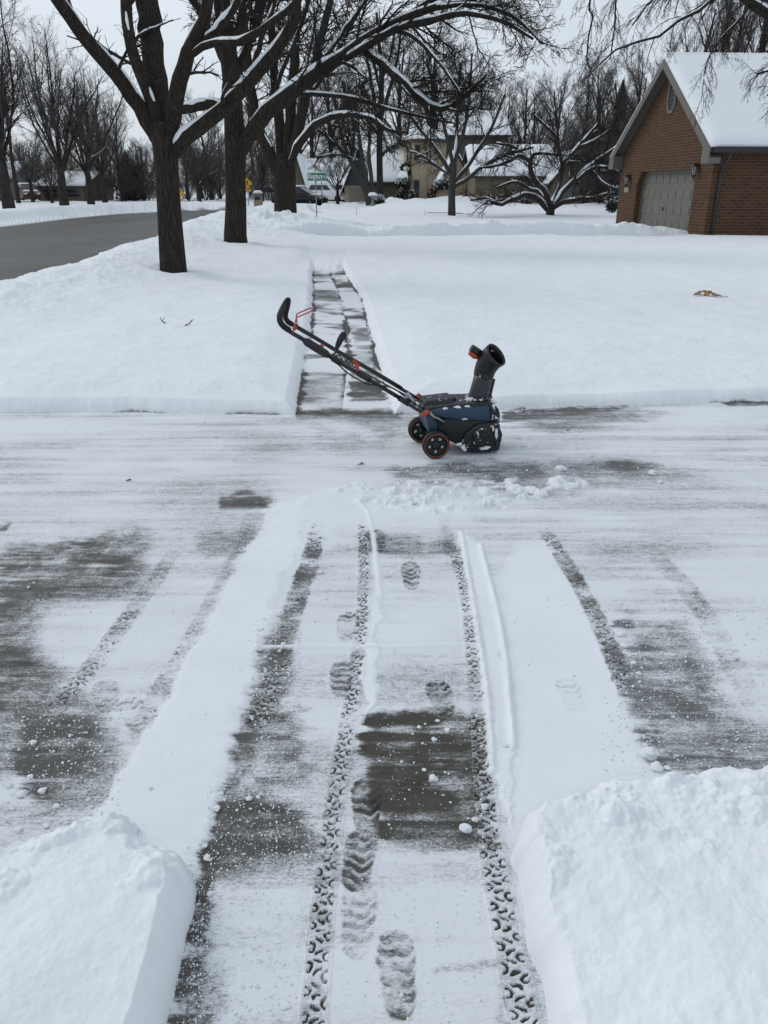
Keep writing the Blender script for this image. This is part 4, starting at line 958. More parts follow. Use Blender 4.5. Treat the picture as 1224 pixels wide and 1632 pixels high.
# a dark evergreen in the grove
def evergreen(x, yb, Y, yt, hw, label, name='evergreen_tree', seed=5):
    r = np.random.default_rng(seed); g = P(x, yb, Y); t = P(x, yt, Y); h = t[2] - g[2]; w = hw * pxsize(Y, 3)
    root = thing(name, label, 'tree', g)
    MB().tube([(0, 0, -.3), (0, 0, h * .5), (0, 0, h * .97)], [w * .12, w * .08, .01], 8).build('trunk', M['bark_far'], root)
    n = 5200; f = r.random(n) ** 0.8; zz = h * (0.05 + 0.95 * f); rad = w * (1 - f) ** 0.8 * (0.6 + 0.4 * r.random(n)) * np.sqrt(r.random(n)); rad = rad * (0.8 + 0.35 * np.sin(f * 23 + 2 * np.sin(np.arange(n)))); a = r.random(n) * 6.283
    c = np.stack([rad * np.cos(a), rad * np.sin(a), zz - rad * 0.25], -1); d = norm(np.stack([np.cos(a), np.sin(a), r.normal(-.25, .3, n)], -1)); L_ = (r.uniform(.25, .55, n) * (1.05 - f))[:, None] * w * .4
    q = norm(np.cross(d, r.normal(0, 1, (n, 3)))) * 0.045 * w
    V = np.stack([c - q, c + q, c + d * L_ + q * .3, c + d * L_ - q * .3], 1).reshape(-1, 3)
    link_mesh('crown', np_mesh('crown', V, np.arange(4 * n).reshape(-1, 4), smooth=False), M['evergreen'], root)
    return root
evergreen(972, 330, 74, 128, 50, 'dark evergreen tree standing tall in the grove left of the garage')
evergreen(208, 322, 98, 240, 26, 'dark evergreen tree in the wood at the end of the road', seed=7)
# ------------------------------------------------------------------ buildings
def ray(x, y):
    u = (x - 612) / F; v = (816 - y) / F
    return np.array((u, CP + v * SP, -SP + v * CP))
class Frame:
    """a turned local frame on the ground; finds where a photo pixel meets one of its upright planes"""
    def __init__(s, loc, rz): s.o = np.array(loc, float); s.rz = rz; s.ax = np.array((math.cos(rz), math.sin(rz), 0)); s.ay = np.array((-math.sin(rz), math.cos(rz), 0))
    def loc(s, p): d = np.array(p, float) - s.o; return (float(d @ s.ax), float(d @ s.ay), float(d[2]))
    def on_x(s, px, py, c): r = ray(px, py); e = np.array((0, 0, H)); t = (c - (e - s.o) @ s.ax) / (r @ s.ax); return s.loc(e + r * t)
    def on_y(s, px, py, c): r = ray(px, py); e = np.array((0, 0, H)); t = (c - (e - s.o) @ s.ay) / (r @ s.ay); return s.loc(e + r * t)
    def on_z(s, px, py, c): r = ray(px, py); t = (c + s.o[2] - H) / r[2]; return s.loc(np.array((0, 0, H)) + r * t)

def snow_slab(mb, a, b, c, d, th, nu=40, nv=20, seed=0, edge=0.12):
    """pillow of snow on a sloping roof quad a-b (eave) c-d (ridge), th thick straight up"""
    a, b, c, d = [np.array(p, float) for p in (a, b, c, d)]; vs = []; fs = []
    Lu = np.linalg.norm(b - a); Lv = np.linalg.norm(d - a)
    for top in (1, 0):
        for j in range(nv + 1):
            for i in range(nu + 1):
                u, v = i / nu, j / nv; p = (a * (1 - u) + b * u) * (1 - v) + (d * (1 - u) + c * u) * v
                e = min(u * Lu, (1 - u) * Lu, v * Lv + 0.02) / edge; h = 0
                if top: h = th * math.sqrt(min(1, max(0.04, e * (2 - min(e, 2))) if e < 1 else 1)) * (1 + 0.12 * mnoise.noise(Vector((u * Lu * .7, v * Lv * .7, seed))))
                vs.append((p[0], p[1], p[2] + h + 0.004))
    m = (nu + 1) * (nv + 1); w = nu + 1
    for j in range(nv):
        for i in range(nu):
            q = j * w + i; fs += [(q, q + 1, q + 1 + w, q + w), (m + q + w, m + q + 1 + w, m + q + 1, m + q)]
    ring = list(range(nu + 1)) + [j * w + nu for j in range(1, nv + 1)] + [nv * w + i for i in range(nu - 1, -1, -1)] + [j * w for j in range(nv - 1, 0, -1)]
    for i, q in enumerate(ring):
        r2 = ring[(i + 1) % len(ring)]; fs.append((q, m + q, m + r2, r2))
    return mb.add(vs, fs, True)

def brick_garage():
    fr = Frame((10.75, 27.5, 0.0), math.atan2(0.08, 1.0)); root = thing('brick_garage', 'brown brick garage with a steep snow covered gable roof at the right edge', 'garage', fr.o, fr.rz)
    Wd = fr.on_x(984, 330, 0.0)[1]; ev = fr.on_y(1143, 229, 0.0)[2]; Ln = 15.0
    ap = fr.on_x(1066, 84, -0.3); ridge_z = ap[2]; mid = Wd / 2; base = -0.4
    dn = fr.on_x(1101, 330, 0.0)[1]; df = fr.on_x(1011, 330, 0.0)[1]; dt = fr.on_x(1096, 270, 0.0)[2]
    slope = (ridge_z - 0.05 - ev) / (mid + 0.42); wtop = ridge_z - 0.22
    w = MB()
    # front wall with a door opening whose top corners are cut
    ch = 0.45
    def fx(y, z): return (0.0, y, z)
    ye = lambda y: min(ev + 0.0 + slope * (y + 0.0), ev + slope * (Wd - y))
    V = [fx(0, base), fx(dn, base), fx(dn, dt - ch), fx(dn + ch * 0.7, dt), fx(df - ch * 0.7, dt), fx(df, dt - ch), fx(df, base), fx(Wd, base), fx(Wd, ev), fx(mid, ye(mid)), fx(0, ev), fx(0, dt - ch), fx(0, dt), fx(Wd, dt - ch), fx(Wd, dt)]
    w.add(V, [(0, 1, 2, 11), (11, 2, 3, 12), (12, 3, 4, 14, 8, 9, 10), (4, 5, 13, 14), (5, 6, 7, 13)])
    # reveals of the opening, other walls
    dp = 0.28
    R = [fx(dn, base), fx(dn, dt - ch), fx(dn + ch * 0.7, dt), fx(df - ch * 0.7, dt), fx(df, dt - ch), fx(df, base)]
    w.add(R + [(dp, p[1], p[2]) for p in R], [(i, i + 1, i + 7, i + 6) for i in range(5)])
    w.add([(0, 0, base), (Ln, 0, base), (Ln, 0, ev), (0, 0, ev)], [(0, 1, 2, 3)]); w.add([(0, Wd, base), (Ln, Wd, base), (Ln, Wd, ev), (0, Wd, ev)], [(0, 3, 2, 1)])
    w.add([(Ln, 0, base), (Ln, Wd, base), (Ln, Wd, ev), (Ln, mid, ye(mid)), (Ln, 0, ev)], [(0, 1, 2, 3, 4)])
    me = w.build('wall', M['brick'], root)
    # door: four sections of eight raised panels
    d = MB(); d.box((dp, dn - .1, base), (dp + .05, df + .1, dt + .05))
    n = 8; rows = 4; z0 = 0.02; rh = (dt - z0) / rows; pw = (df - dn) / n
    for r_ in range(rows):
        for i in range(n):
            d.box((dp - .018, dn + i * pw + .07, z0 + r_ * rh + .12), (dp + .01, dn + (i + 1) * pw - .07, z0 + (r_ + 1) * rh - .12))
        d.box((dp - .006, dn - .05, z0 + r_ * rh - .008), (dp + .01, df + .05, z0 + r_ * rh + .008))
    door = d.build('garage_door', M['door'], root, bevel=0.006, seg=1)
    hz = z0 + rh * 1.55; hb = MB(); hb.box((dp - .05, mid - .07, hz - .012), (dp - .02, mid + .07, hz + .012)); hb.box((dp - .052, mid - .012, hz - .07), (dp - .022, mid + .012, hz + .07)); hb.build('handle', M['brass'], door)
    tr = MB(); pl = [(dn, base), (dn, dt - ch), (dn + ch * .7, dt), (df - ch * .7, dt), (df, dt - ch), (df, base)]
    for (ya, za), (yb, zb) in zip(pl[:-1], pl[1:]):
        cy, cz = (dn + df) / 2 - (ya + yb) / 2, dt * .5 - (za + zb) / 2; l_ = math.hypot(cy, cz); cy, cz = cy / l_ * .07, cz / l_ * .07
        tr.add([(dp - .06, ya, za), (dp - .06, yb, zb), (dp - .06, yb + cy, zb + cz), (dp - .06, ya + cy, za + cz), (dp, ya, za), (dp, yb, zb), (dp, yb + cy, zb + cz), (dp, ya + cy, za + cz)],
               [(0, 1, 2, 3), (7, 6, 5, 4), (0, 4, 5, 1), (2, 6, 7, 3), (1, 5, 6, 2), (0, 3, 7, 4)])
    tr.build('door_frame', M['trim'], root)
    # roof slabs, soffit, rake boards with boxed returns, snow
    oh, fo, th = 0.42, 0.38, 0.14
    e0 = (-oh, ev - slope * oh + .02); e1 = (Wd + oh, ev - slope * oh + .02); zr = ev + slope * mid + .02
    rf = MB()
    rf.prism([e0, (mid, zr), e1, (e1[0], e1[1] + th), (mid, zr + th), (e0[0], e0[1] + th)], -fo, Ln + .4, 0)
    roof = rf.build('roof', M['shingle'], root)
    sn = MB()
    snow_slab(sn, (-fo - .03, e0[0] - .03, e0[1] + th), (Ln + .4, e0[0] - .03, e0[1] + th), (Ln + .4, mid, zr + th), (-fo - .03, mid, zr + th), .2, 60, 24, 3)
    snow_slab(sn, (Ln + .4, e1[0] + .03, e1[1] + th), (-fo - .03, e1[0] + .03, e1[1] + th), (-fo - .03, mid, zr + th), (Ln + .4, mid, zr + th), .2, 60, 24, 4)
    sn.tube([(-fo, mid, zr + th + .1), (Ln * .5, mid, zr + th + .13), (Ln + .4, mid, zr + th + .1)], .1, 12)
    sn.build('roof_snow', M['snow'], roof)
    bd = MB(); dz = .30
    for (ya, za) in (e0, e1):
        bd.prism([(ya, za + th), (mid, zr + th), (mid, zr + th - dz), (ya, za + th - dz)], -fo - .045, -fo - .003, 0)
        s = 1 if ya < mid else -1
        bd.prism([(ya, za + th - dz + .002), (ya + s * .5, za + th - dz + slope * .5), (ya + s * .5, za + th - dz - .16), (ya, za + th - dz - .16)], -fo - .043, -.004, 0)
    bd.build('rake_board', M['trim'], root)
    sf = MB()
    sf.add([(-fo, e0[0] + .02, e0[1] - .012), (0.0, e0[0] + .02, e0[1] - .012), (0.0, mid, zr - .012), (-fo, mid, zr - .012)], [(0, 1, 2, 3)]); sf.add([(-fo, e1[0] - .02, e1[1] - .012), (0, e1[0] - .02, e1[1] - .012), (0, mid, zr - .012), (-fo, mid, zr - .012)], [(3, 2, 1, 0)])
    sf.build('soffit', M['soffit'], root)
    fa = MB(); fa.box((.01, -oh + .05, ev - .18), (Ln, -.004, e0[1] + .03)); fa.build('fascia', M['trim'], root)
    gt = MB(); gz = e0[1] + th - .03
    gt.prism([(-oh - .14, gz), (-oh - .02, gz), (-oh - .02, gz - .13), (-oh - .10, gz - .13), (-oh - .14, gz - .06)], -fo + .05, Ln, 0)
    gt.build('gutter', M['gutter'], root)
    x0 = .62; ds = MB(); top = fr.on_y(1158, 222, -.3)[0]; bot = fr.on_y(1124, 375, -.08)[0]; x0 = max(.25, bot)
    ds.tube([(x0, -oh - .07, gz - .12), (x0, -oh - .05, gz - .28), (x0, -.14, gz - .62), (x0, -.085, gz - .75), (x0, -.085, 1.6), (x0, -.085, .1)], .055, 8)
    ds.build('downspout', M['gutter'], root)
    # oval louvred vent
    vc = fr.on_x(1073, 150, 0.0); vh = 0.62; vw = .36
    def octa(a, b): return [(vc[1] + a * c, vc[2] + b * s) for c, s in ((.42, 1), (1, .55), (1, -.55), (.42, -1), (-.42, -1), (-1, -.55), (-1, .55), (-.42, 1))]
    o1, o2 = octa(vw, vh), octa(vw - .09, vh - .1); vf = MB(); n8 = 8
    vs = [(-.05, *p) for p in o1] + [(-.05, *p) for p in o2] + [(.02, *p) for p in o1] + [(.02, *p) for p in o2]
    vf.add(vs, [(i, (i + 1) % 8, 8 + (i + 1) % 8, 8 + i) for i in range(8)] + [(16 + i, 16 + (i + 1) % 8, (i + 1) % 8, i) for i in range(8)] + [(8 + i, 8 + (i + 1) % 8, 24 + (i + 1) % 8, 24 + i) for i in range(8)])
    vent = vf.build('vent_frame', M['trim'], root); lv = MB(); lv.prism(o2, -.012, -.006, 0); lv.build('vent_backing', M['gutter'], vent)
    sl = MB()
    for k in range(7):
        z = vc[2] - .42 + k * .14; hw_ = (vw - .1) * min(1, (vh - abs(z - vc[2])) / .38)
        sl.add([(-.04, vc[1] - hw_, z - .03), (-.04, vc[1] + hw_, z - .03), (-.014, vc[1] + hw_, z + .04), (-.014, vc[1] - hw_, z + .04)], [(0, 1, 2, 3)])
    sl.build('louvre', M['gutter'], vent)
    # wall lamps either side of the door, house number plate
    for px_, py_ in ((1107, 272), (999, 288)):
        c = fr.on_x(px_, py_, -.14); l_ = MB(); l_.box((-.03, c[1] - .06, c[2] - .02), (-.003, c[1] + .06, c[2] + .22)); l_.tube([(-.02, c[1], c[2] + .14), (-.09, c[1], c[2] + .24), (-.16, c[1], c[2] + .2)], .015, 6)
        T = Matrix.Translation((-.16, c[1], c[2])); l_.lathe([(.02, .24), (.13, .16), (.14, .13), (.12, .12)], T, 8, False); l_.lathe([(.07, -.14), (.05, -.2), (.02, -.24)], T, 8, False)
        for a in range(4): l_.tube([(-.16 + .1 * math.cos(a * 1.57 + .78), c[1] + .1 * math.sin(a * 1.57 + .78), c[2] + .13), (-.16 + .065 * math.cos(a * 1.57 + .78), c[1] + .065 * math.sin(a * 1.57 + .78), c[2] - .14)], .012, 5)
        lamp = l_.build('wall_lamp', M['brass'], root); g = MB(); g.lathe([(.055, -.13), (.09, .12)], T, 8, False); g.build('lamp_glass', plain('lamp_glass', (.3, .3, .29), .2), lamp)
    c = fr.on_x(999, 303, 0); nb = MB(); nb.box((-.03, c[1] - .22, c[2] - .09), (-.003, c[1] + .22, c[2] + .1)); nb.build('number_plate', M['stucco'], root, bevel=.008)
    return fr, ev, ridge_z, Wd
print('garage', brick_garage()[1:])

def bar(mb, x0, x1, y0, y1, z0, z1): return mb.box((x0, y0, z0), (x1, y1, z1))
def window(root, x, y, z, w, h, mat='trim', dirx=0):
    """window in a wall facing -y (or +-x): frame with mullions, and the pane behind"""
    f = MB(); t = .07
    def b(u0, u1, z0, z1, d0, d1):
        if dirx == 0: f.box((x + u0, y + d0, z + z0), (x + u1, y + d1, z + z1))
        else: f.box((x + dirx * -d1 if dirx > 0 else x + d0, y + u0, z + z0), (x - dirx * d0 if dirx > 0 else x + d1, y + u1, z + z1))
    b(-w/2 - t, -w/2, -t, h + t, -.06, .02); b(w/2, w/2 + t, -t, h + t, -.06, .02); b(-w/2, w/2, -t, 0, -.06, .02); b(-w/2, w/2, h, h + t, -.06, .02); b(-w/2, w/2, h*.5 - .03, h*.5 + .03, -.045, .01)
    fr_ = f.build('window', M[mat], root); g = MB()
    if dirx == 0: g.box((x - w/2, y - .02, z), (x + w/2, y + .005, z + h))
    else: g.box((x - .005, y - w/2, z), (x + .02, y + w/2, z + h)) if dirx < 0 else g.box((x - .02, y - w/2, z), (x + .005, y + w/2, z + h))
    g.build('pane', M['glass'], fr_); return fr_
def block(root, x0, x1, y0, dp, ev, rid, wall, ridge='x', snow=.22, oh=.4, roofm='shingle', gable_mat=None):
    """walls and a snowy pitched roof; ridge along x, or along y with the gable facing the street"""
    w = MB(); y1 = y0 + dp; cx, cy = (x0 + x1) / 2, (y0 + y1) / 2; b = -.5
    w.box((x0, y0, b), (x1, y1, ev)); w.build('wall', M[wall], root)
    for q in (0, 1):
        g = MB()
        if ridge == 'x': xx = (x0 + .003, x1 - .003)[q]; g.add([(xx, y0, ev), (xx, y1, ev), (xx, cy, rid - .1)], [(0, 1, 2)])
        else: yy = (y0 + .003, y1 - .003)[q]; g.add([(x0, yy, ev), (x1, yy, ev), (cx, yy, rid - .1)], [(0, 1, 2)])
        g.build('gable', M[gable_mat or wall], root)
    r = MB(); s = MB(); th = .14
    if ridge == 'x':
        k = (rid - ev) / (dp / 2); ez = ev - k * oh
        r.prism([(y0 - oh, ez), (cy, rid), (y1 + oh, ez), (y1 + oh, ez + th), (cy, rid + th), (y0 - oh, ez + th)], x0 - oh, x1 + oh, 0)
        snow_slab(s, (x0 - oh, y0 - oh, ez + th), (x1 + oh, y0 - oh, ez + th), (x1 + oh, cy, rid + th), (x0 - oh, cy, rid + th), snow, 24, 10, x0, .2); snow_slab(s, (x1 + oh, y1 + oh, ez + th), (x0 - oh, y1 + oh, ez + th), (x0 - oh, cy, rid + th), (x1 + oh, cy, rid + th), snow, 12, 6, x0, .2)
    else:
        k = (rid - ev) / ((x1 - x0) / 2); ez = ev - k * oh
        r.prism([(x0 - oh, ez), (cx, rid), (x1 + oh, ez), (x1 + oh, ez + th), (cx, rid + th), (x0 - oh, ez + th)], y0 - oh, y1 + oh, 1)
        snow_slab(s, (x0 - oh, y1 + oh, ez + th), (x0 - oh, y0 - oh, ez + th), (cx, y0 - oh, rid + th), (cx, y1 + oh, rid + th), snow, 16, 8, x0, .2); snow_slab(s, (x1 + oh, y0 - oh, ez + th), (x1 + oh, y1 + oh, ez + th), (cx, y1 + oh, rid + th), (cx, y0 - oh, rid + th), snow, 16, 8, x0, .2)
    rf = r.build('roof', M[roofm], root); s.build('roof_snow', M['snow'], rf)
def W2(x, y, Y): p = P(x, y, Y); return p

def tan_house():
    Y = 74.0; o = W2(640, 326, Y); o[2] = 0
    root = thing('brick_house', 'tan brick two storey house with a faceted bay and dark window panes', 'house', o)
    X = lambda x, y=270, d=0: float(W2(x, y, Y + d)[0] - o[0]); Z = lambda y, d=0: float(W2(640, y, Y + d)[2])
    ez = Z(226)
    # bay tower: faceted plan
    xa, xb, xc = X(645), X(659), X(712)
    plan = [(xa, 2.2), (xb, 0), (xc - 1.0, 0), (xc, 1.2), (xc, 6), (xa, 6)]
    t = MB(); t.prism(plan, -.5, ez, 2); t.build('wall', M['tanbrick'], root)
    r = MB(); pc = ((xa + xc) / 2, 3.4)
    def grow_(k): return [(pc[0] + (p[0] - pc[0]) * k, pc[1] + (p[1] - pc[1]) * k) for p in plan]
    lo, mi, tp = grow_(1.13), grow_(1.13), grow_(.1); n = len(plan)
    r.add([(*p, ez - .02) for p in lo] + [(*p, ez + .22) for p in mi] + [(*p, ez + 1.3) for p in tp], [tuple(range(n))] + [(i, (i+1) % n, n + (i+1) % n, n + i) for i in range(n)] + [(n + i, n + (i+1) % n, 2*n + (i+1) % n, 2*n + i) for i in range(n)] + [tuple(range(2*n, 3*n))])
    rf = r.build('bay_roof', M['soffit'], root)
    s = MB(); s.add([(*p, ez + .235) for p in grow_(1.12)] + [(*p, ez + .42) for p in grow_(1.06)] + [(*p, ez + 1.5) for p in grow_(.1)], [(i, (i+1) % n, n + (i+1) % n, n + i) for i in range(n)] + [(n + i, n + (i+1) % n, 2*n + (i+1) % n, 2*n + i) for i in range(n)] + [tuple(range(2*n, 3*n))], True); s.build('roof_snow', M['snow'], rf)
    window(root, X(665), 0, Z(254), .36, Z(232) - Z(254)); window(root, X(664), 0, Z(318), .40, Z(288) - Z(318))
    # windows on the slanted facet are set into it
    for yb, yt in ((256, 234), (318, 288)):
        f = MB(); mx, my = (xa + xb) / 2 + .12, 1.1 - .12; tx, ty = (xb - xa), -2.2; l_ = math.hypot(tx, ty); tx, ty = tx / l_, ty / l_; nx, ny = ty, -tx
        def q(u, d, z): return (mx + tx * u + nx * d, my + ty * u + ny * d, z)
        z0, z1 = Z(yb), Z(yt)
        def slab(u0, u1, d0, d1, za, zb, mb): mb.add([q(u0, d0, za), q(u1, d0, za), q(u1, d1, za), q(u0, d1, za), q(u0, d0, zb), q(u1, d0, zb), q(u1, d1, zb), q(u0, d1, zb)], [(3,2,1,0),(4,5,6,7),(0,1,5,4),(1,2,6,5),(2,3,7,6),(3,0,4,7)])
        for u0, u1, za, zb in ((-.45, -.36, z0 - .08, z1 + .08), (.36, .45, z0 - .08, z1 + .08), (-.36, .36, z0 - .08, z0), (-.36, .36, z1, z1 + .08), (-.36, .36, (z0 + z1) / 2 - .03, (z0 + z1) / 2 + .03)): slab(u0, u1, .12, .2, za, zb, f)
        w_ = f.build('window', M['trim'], root); g = MB(); slab(-.36, .36, .12, .15, z0, z1, g); g.build('pane', M['glass'], w_)
    dsp = MB(); dsp.tube([(X(682), -.06, 0), (X(682), -.06, ez - .1)], .05, 6); dsp.build('downspout', M['tanbrick'], root)
    # main block behind, low wing on the left with the long snowy roof, porch roof, right front wing
    block(root, X(706, 270, 3), X(806, 270, 3), 3.5, 9, Z(214, 3), Z(176, 6), 'soffit', 'x', snow=.03)
    block(root, X(594, 300, 1), X(641, 300, 1), 1.2, 8, Z(288, 1), Z(238, 4), 'beige', 'x', snow=.25)
    block(root, X(700, 300, -5), X(752, 300, -5), -5.0, 8.6, Z(291, -5), Z(246, -3), 'tanbrick', 'y', snow=.25)
    pr = MB(); pr.add([(X(634), -.9, Z(285)), (X(650), -.9, Z(285)), (X(650), 1.5, Z(270)), (X(640), 1.5, Z(270))], [(0, 1, 2, 3)]); pr.add([(X(634), -.9, Z(285) - .15), (X(650), -.9, Z(285) - .15), (X(650), 1.5, Z(270) - .15), (X(640), 1.5, Z(270) - .15)], [(3, 2, 1, 0)])
    pr.box((X(634), -.92, Z(285) - .18), (X(650), -.8, Z(285) - .01)); prf = pr.build('porch_roof', M['shingle'], root)
    s = MB(); snow_slab(s, (X(633), -1.0, Z(285)), (X(650), -1.0, Z(285)), (X(650), 1.5, Z(270)), (X(639), 1.5, Z(270)), .22, 10, 8, 2, .2); s.build('roof_snow', M['snow'], prf)
    ps = MB(); ps.tube([(X(640), -.7, -.3), (X(640), -.7, Z(287))], .09, 8); ps.build('porch_post', M['white'], root)
    # garlands along the two low eaves and the wreath between the storeys
    def bush_strip(name, label, cat, p0, p1, th, n, seed, snowy=True):
        r = np.random.default_rng(seed); p0, p1 = np.array(p0), np.array(p1); c0 = (p0 + p1) / 2; rt = thing(name, label, cat, c0)
        for nm, mat, cnt, up in (('needles', 'wreath', n, 0), ('snow', 'snow', n // 3, th * .5)):
            c = (p0 + (p1 - p0) * r.random((cnt, 1))) - c0 + r.normal(0, th * .45, (cnt, 3)); c[:, 2] = c[:, 2] - th * .4 + up
            d = norm(r.normal(0, 1, (cnt, 3))) * r.uniform(.08, .2, (cnt, 1)); q = norm(np.cross(d, r.normal(0, 1, (cnt, 3)))) * .05
            Vv = np.stack([c - q, c + q, c + d + q, c + d - q], 1).reshape(-1, 3); tag(link_mesh(nm, np_mesh(nm, Vv, np.arange(4 * cnt).reshape(-1, 4), smooth=False), M[mat], rt), kind='stuff')
    bush_strip('garland', 'snow dusted evergreen garland along the left porch eave of the tan house', 'garland', W2(634, 290, Y - 1.1), W2(648, 289, Y - 1.1), .3, 400, 1)
    bush_strip('garland', 'snow dusted evergreen garland under the low right eave of the tan house', 'garland', W2(693, 294, Y - 5.6), W2(718, 291, Y - 5.6), .32, 600, 2)
    wr = W2(650, 270, Y + .85); rr = np.random.default_rng(4); n = 500; a = rr.random(n) * 6.283
    wt = thing('wreath', 'dark round wreath hung on the bay wall between the storeys', 'wreath', wr + np.array((-.15, -.2, 0)))
    c = np.stack([np.cos(a) * .42, rr.normal(0, .07, n) - .0, np.sin(a) * .42], -1) + rr.normal(0, .06, (n, 3)); d = norm(rr.normal(0, 1, (n, 3))) * .12; q = norm(np.cross(d, rr.normal(0, 1, (n, 3)))) * .04
    link_mesh('greenery', np_mesh('greenery', np.stack([c - q, c + q, c + d + q, c + d - q], 1).reshape(-1, 3), np.arange(4 * n).reshape(-1, 4), smooth=False), M['wreath'], wt)
    b = MB(); b.blob((0, -.1, -.42), (.14, .06, .12), 2); b.build('bow', M['red'], wt)
tan_house()

def simple_house(name, label, parts, wins=(), doors=()):
    """parts: (x0, x1 px, Y, depth, eave px, ridge px, wall, ridge dir, gable mat)"""
    x0, x1, Y = parts[0][:3]; o = W2((x0 + x1) / 2, 320, Y); o[2] = 0; root = thing(name, label, 'house', o)
    for a, b, Yp, dp, ey, ry, wall, rd, gm in parts:
        d = Yp - Y; mid = (dp / 2 if rd == 'x' else 0)
        block(root, float(W2(a, 300, Yp)[0] - o[0]), float(W2(b, 300, Yp)[0] - o[0]), d, dp, float(W2(a, ey, Yp)[2]), float(W2(a, ry, Yp + mid)[2]), wall, rd, gable_mat=gm)
    for x, yb, yt, wd, Yp in wins:
        p = W2(x, yb, Yp); window(root, float(p[0] - o[0]), Yp - Y, float(p[2]), wd, float(W2(x, yt, Yp)[2] - p[2]))
    for xa, xb, yt, Yp, mat in doors:
        m = MB(); pa, pb = W2(xa, 320, Yp), W2(xb, 320, Yp); zt = float(W2(xa, yt, Yp)[2]); X0, X1 = float(pa[0] - o[0]), float(pb[0] - o[0])
        m.box((X0, Yp - Y - .05, -.3), (X1, Yp - Y - .004, zt))
        for k in range(4): m.box((X0 + .04, Yp - Y - .07, .1 + k * (zt - .1) / 4), (X1 - .04, Yp - Y - .045, .02 + (k + 1) * (zt - .1) / 4))
        m.build('garage_door', M[mat], root)
    return root
simple_house('brick_house', 'low house with a blue grey front gable and cream garage door', [(549, 594, 78, 9, 296, 240, 'tanbrick', 'y', 'siding')], [], [(556, 588, 298, 78, 'stucco')])
simple_house('brick_house', 'long low brown house under a snowy roof behind the street name sign', [(484, 552, 88, 9, 294, 258, 'brick', 'x', None), (462, 486, 86, 10, 292, 248, 'beige', 'y', None)], [(520, 312, 298, 1.2, 88)])
simple_house('brick_house', 'beige brick house with a wide blank wall behind the snowy fruit tree', [(757, 884, 62, 9, 280, 238, 'beige', 'x', None), (880, 946, 60, 8, 286, 246, 'beige', 'y', None)], [], [(893, 938, 293, 60, 'trim')])
simple_house('brick_house', 'long beige house with a snowy roof across the road behind the street trees', [(60, 132, 92, 10, 297, 278, 'beige', 'x', None)], [(82, 314, 302, 1.4, 92), (118, 314, 302, 1.4, 92)])
simple_house('brick_house', 'pale grey house at the left edge beyond the nearest street tree', [(-40, 16, 98, 9, 286, 262, 'trim', 'x', None)], [(5, 306, 292, 1.2, 98)])
simple_house('brick_house', 'dim tan house with a snowy roof deep in the far wood', [(196, 248, 118, 9, 298, 282, 'tanbrick', 'x', None)], [(215, 312, 302, 1.6, 118)])
simple_house('brick_house', 'small dark roofed house behind the walker sign', [(396, 446, 112, 9, 304, 284, 'brick', 'x', None)])

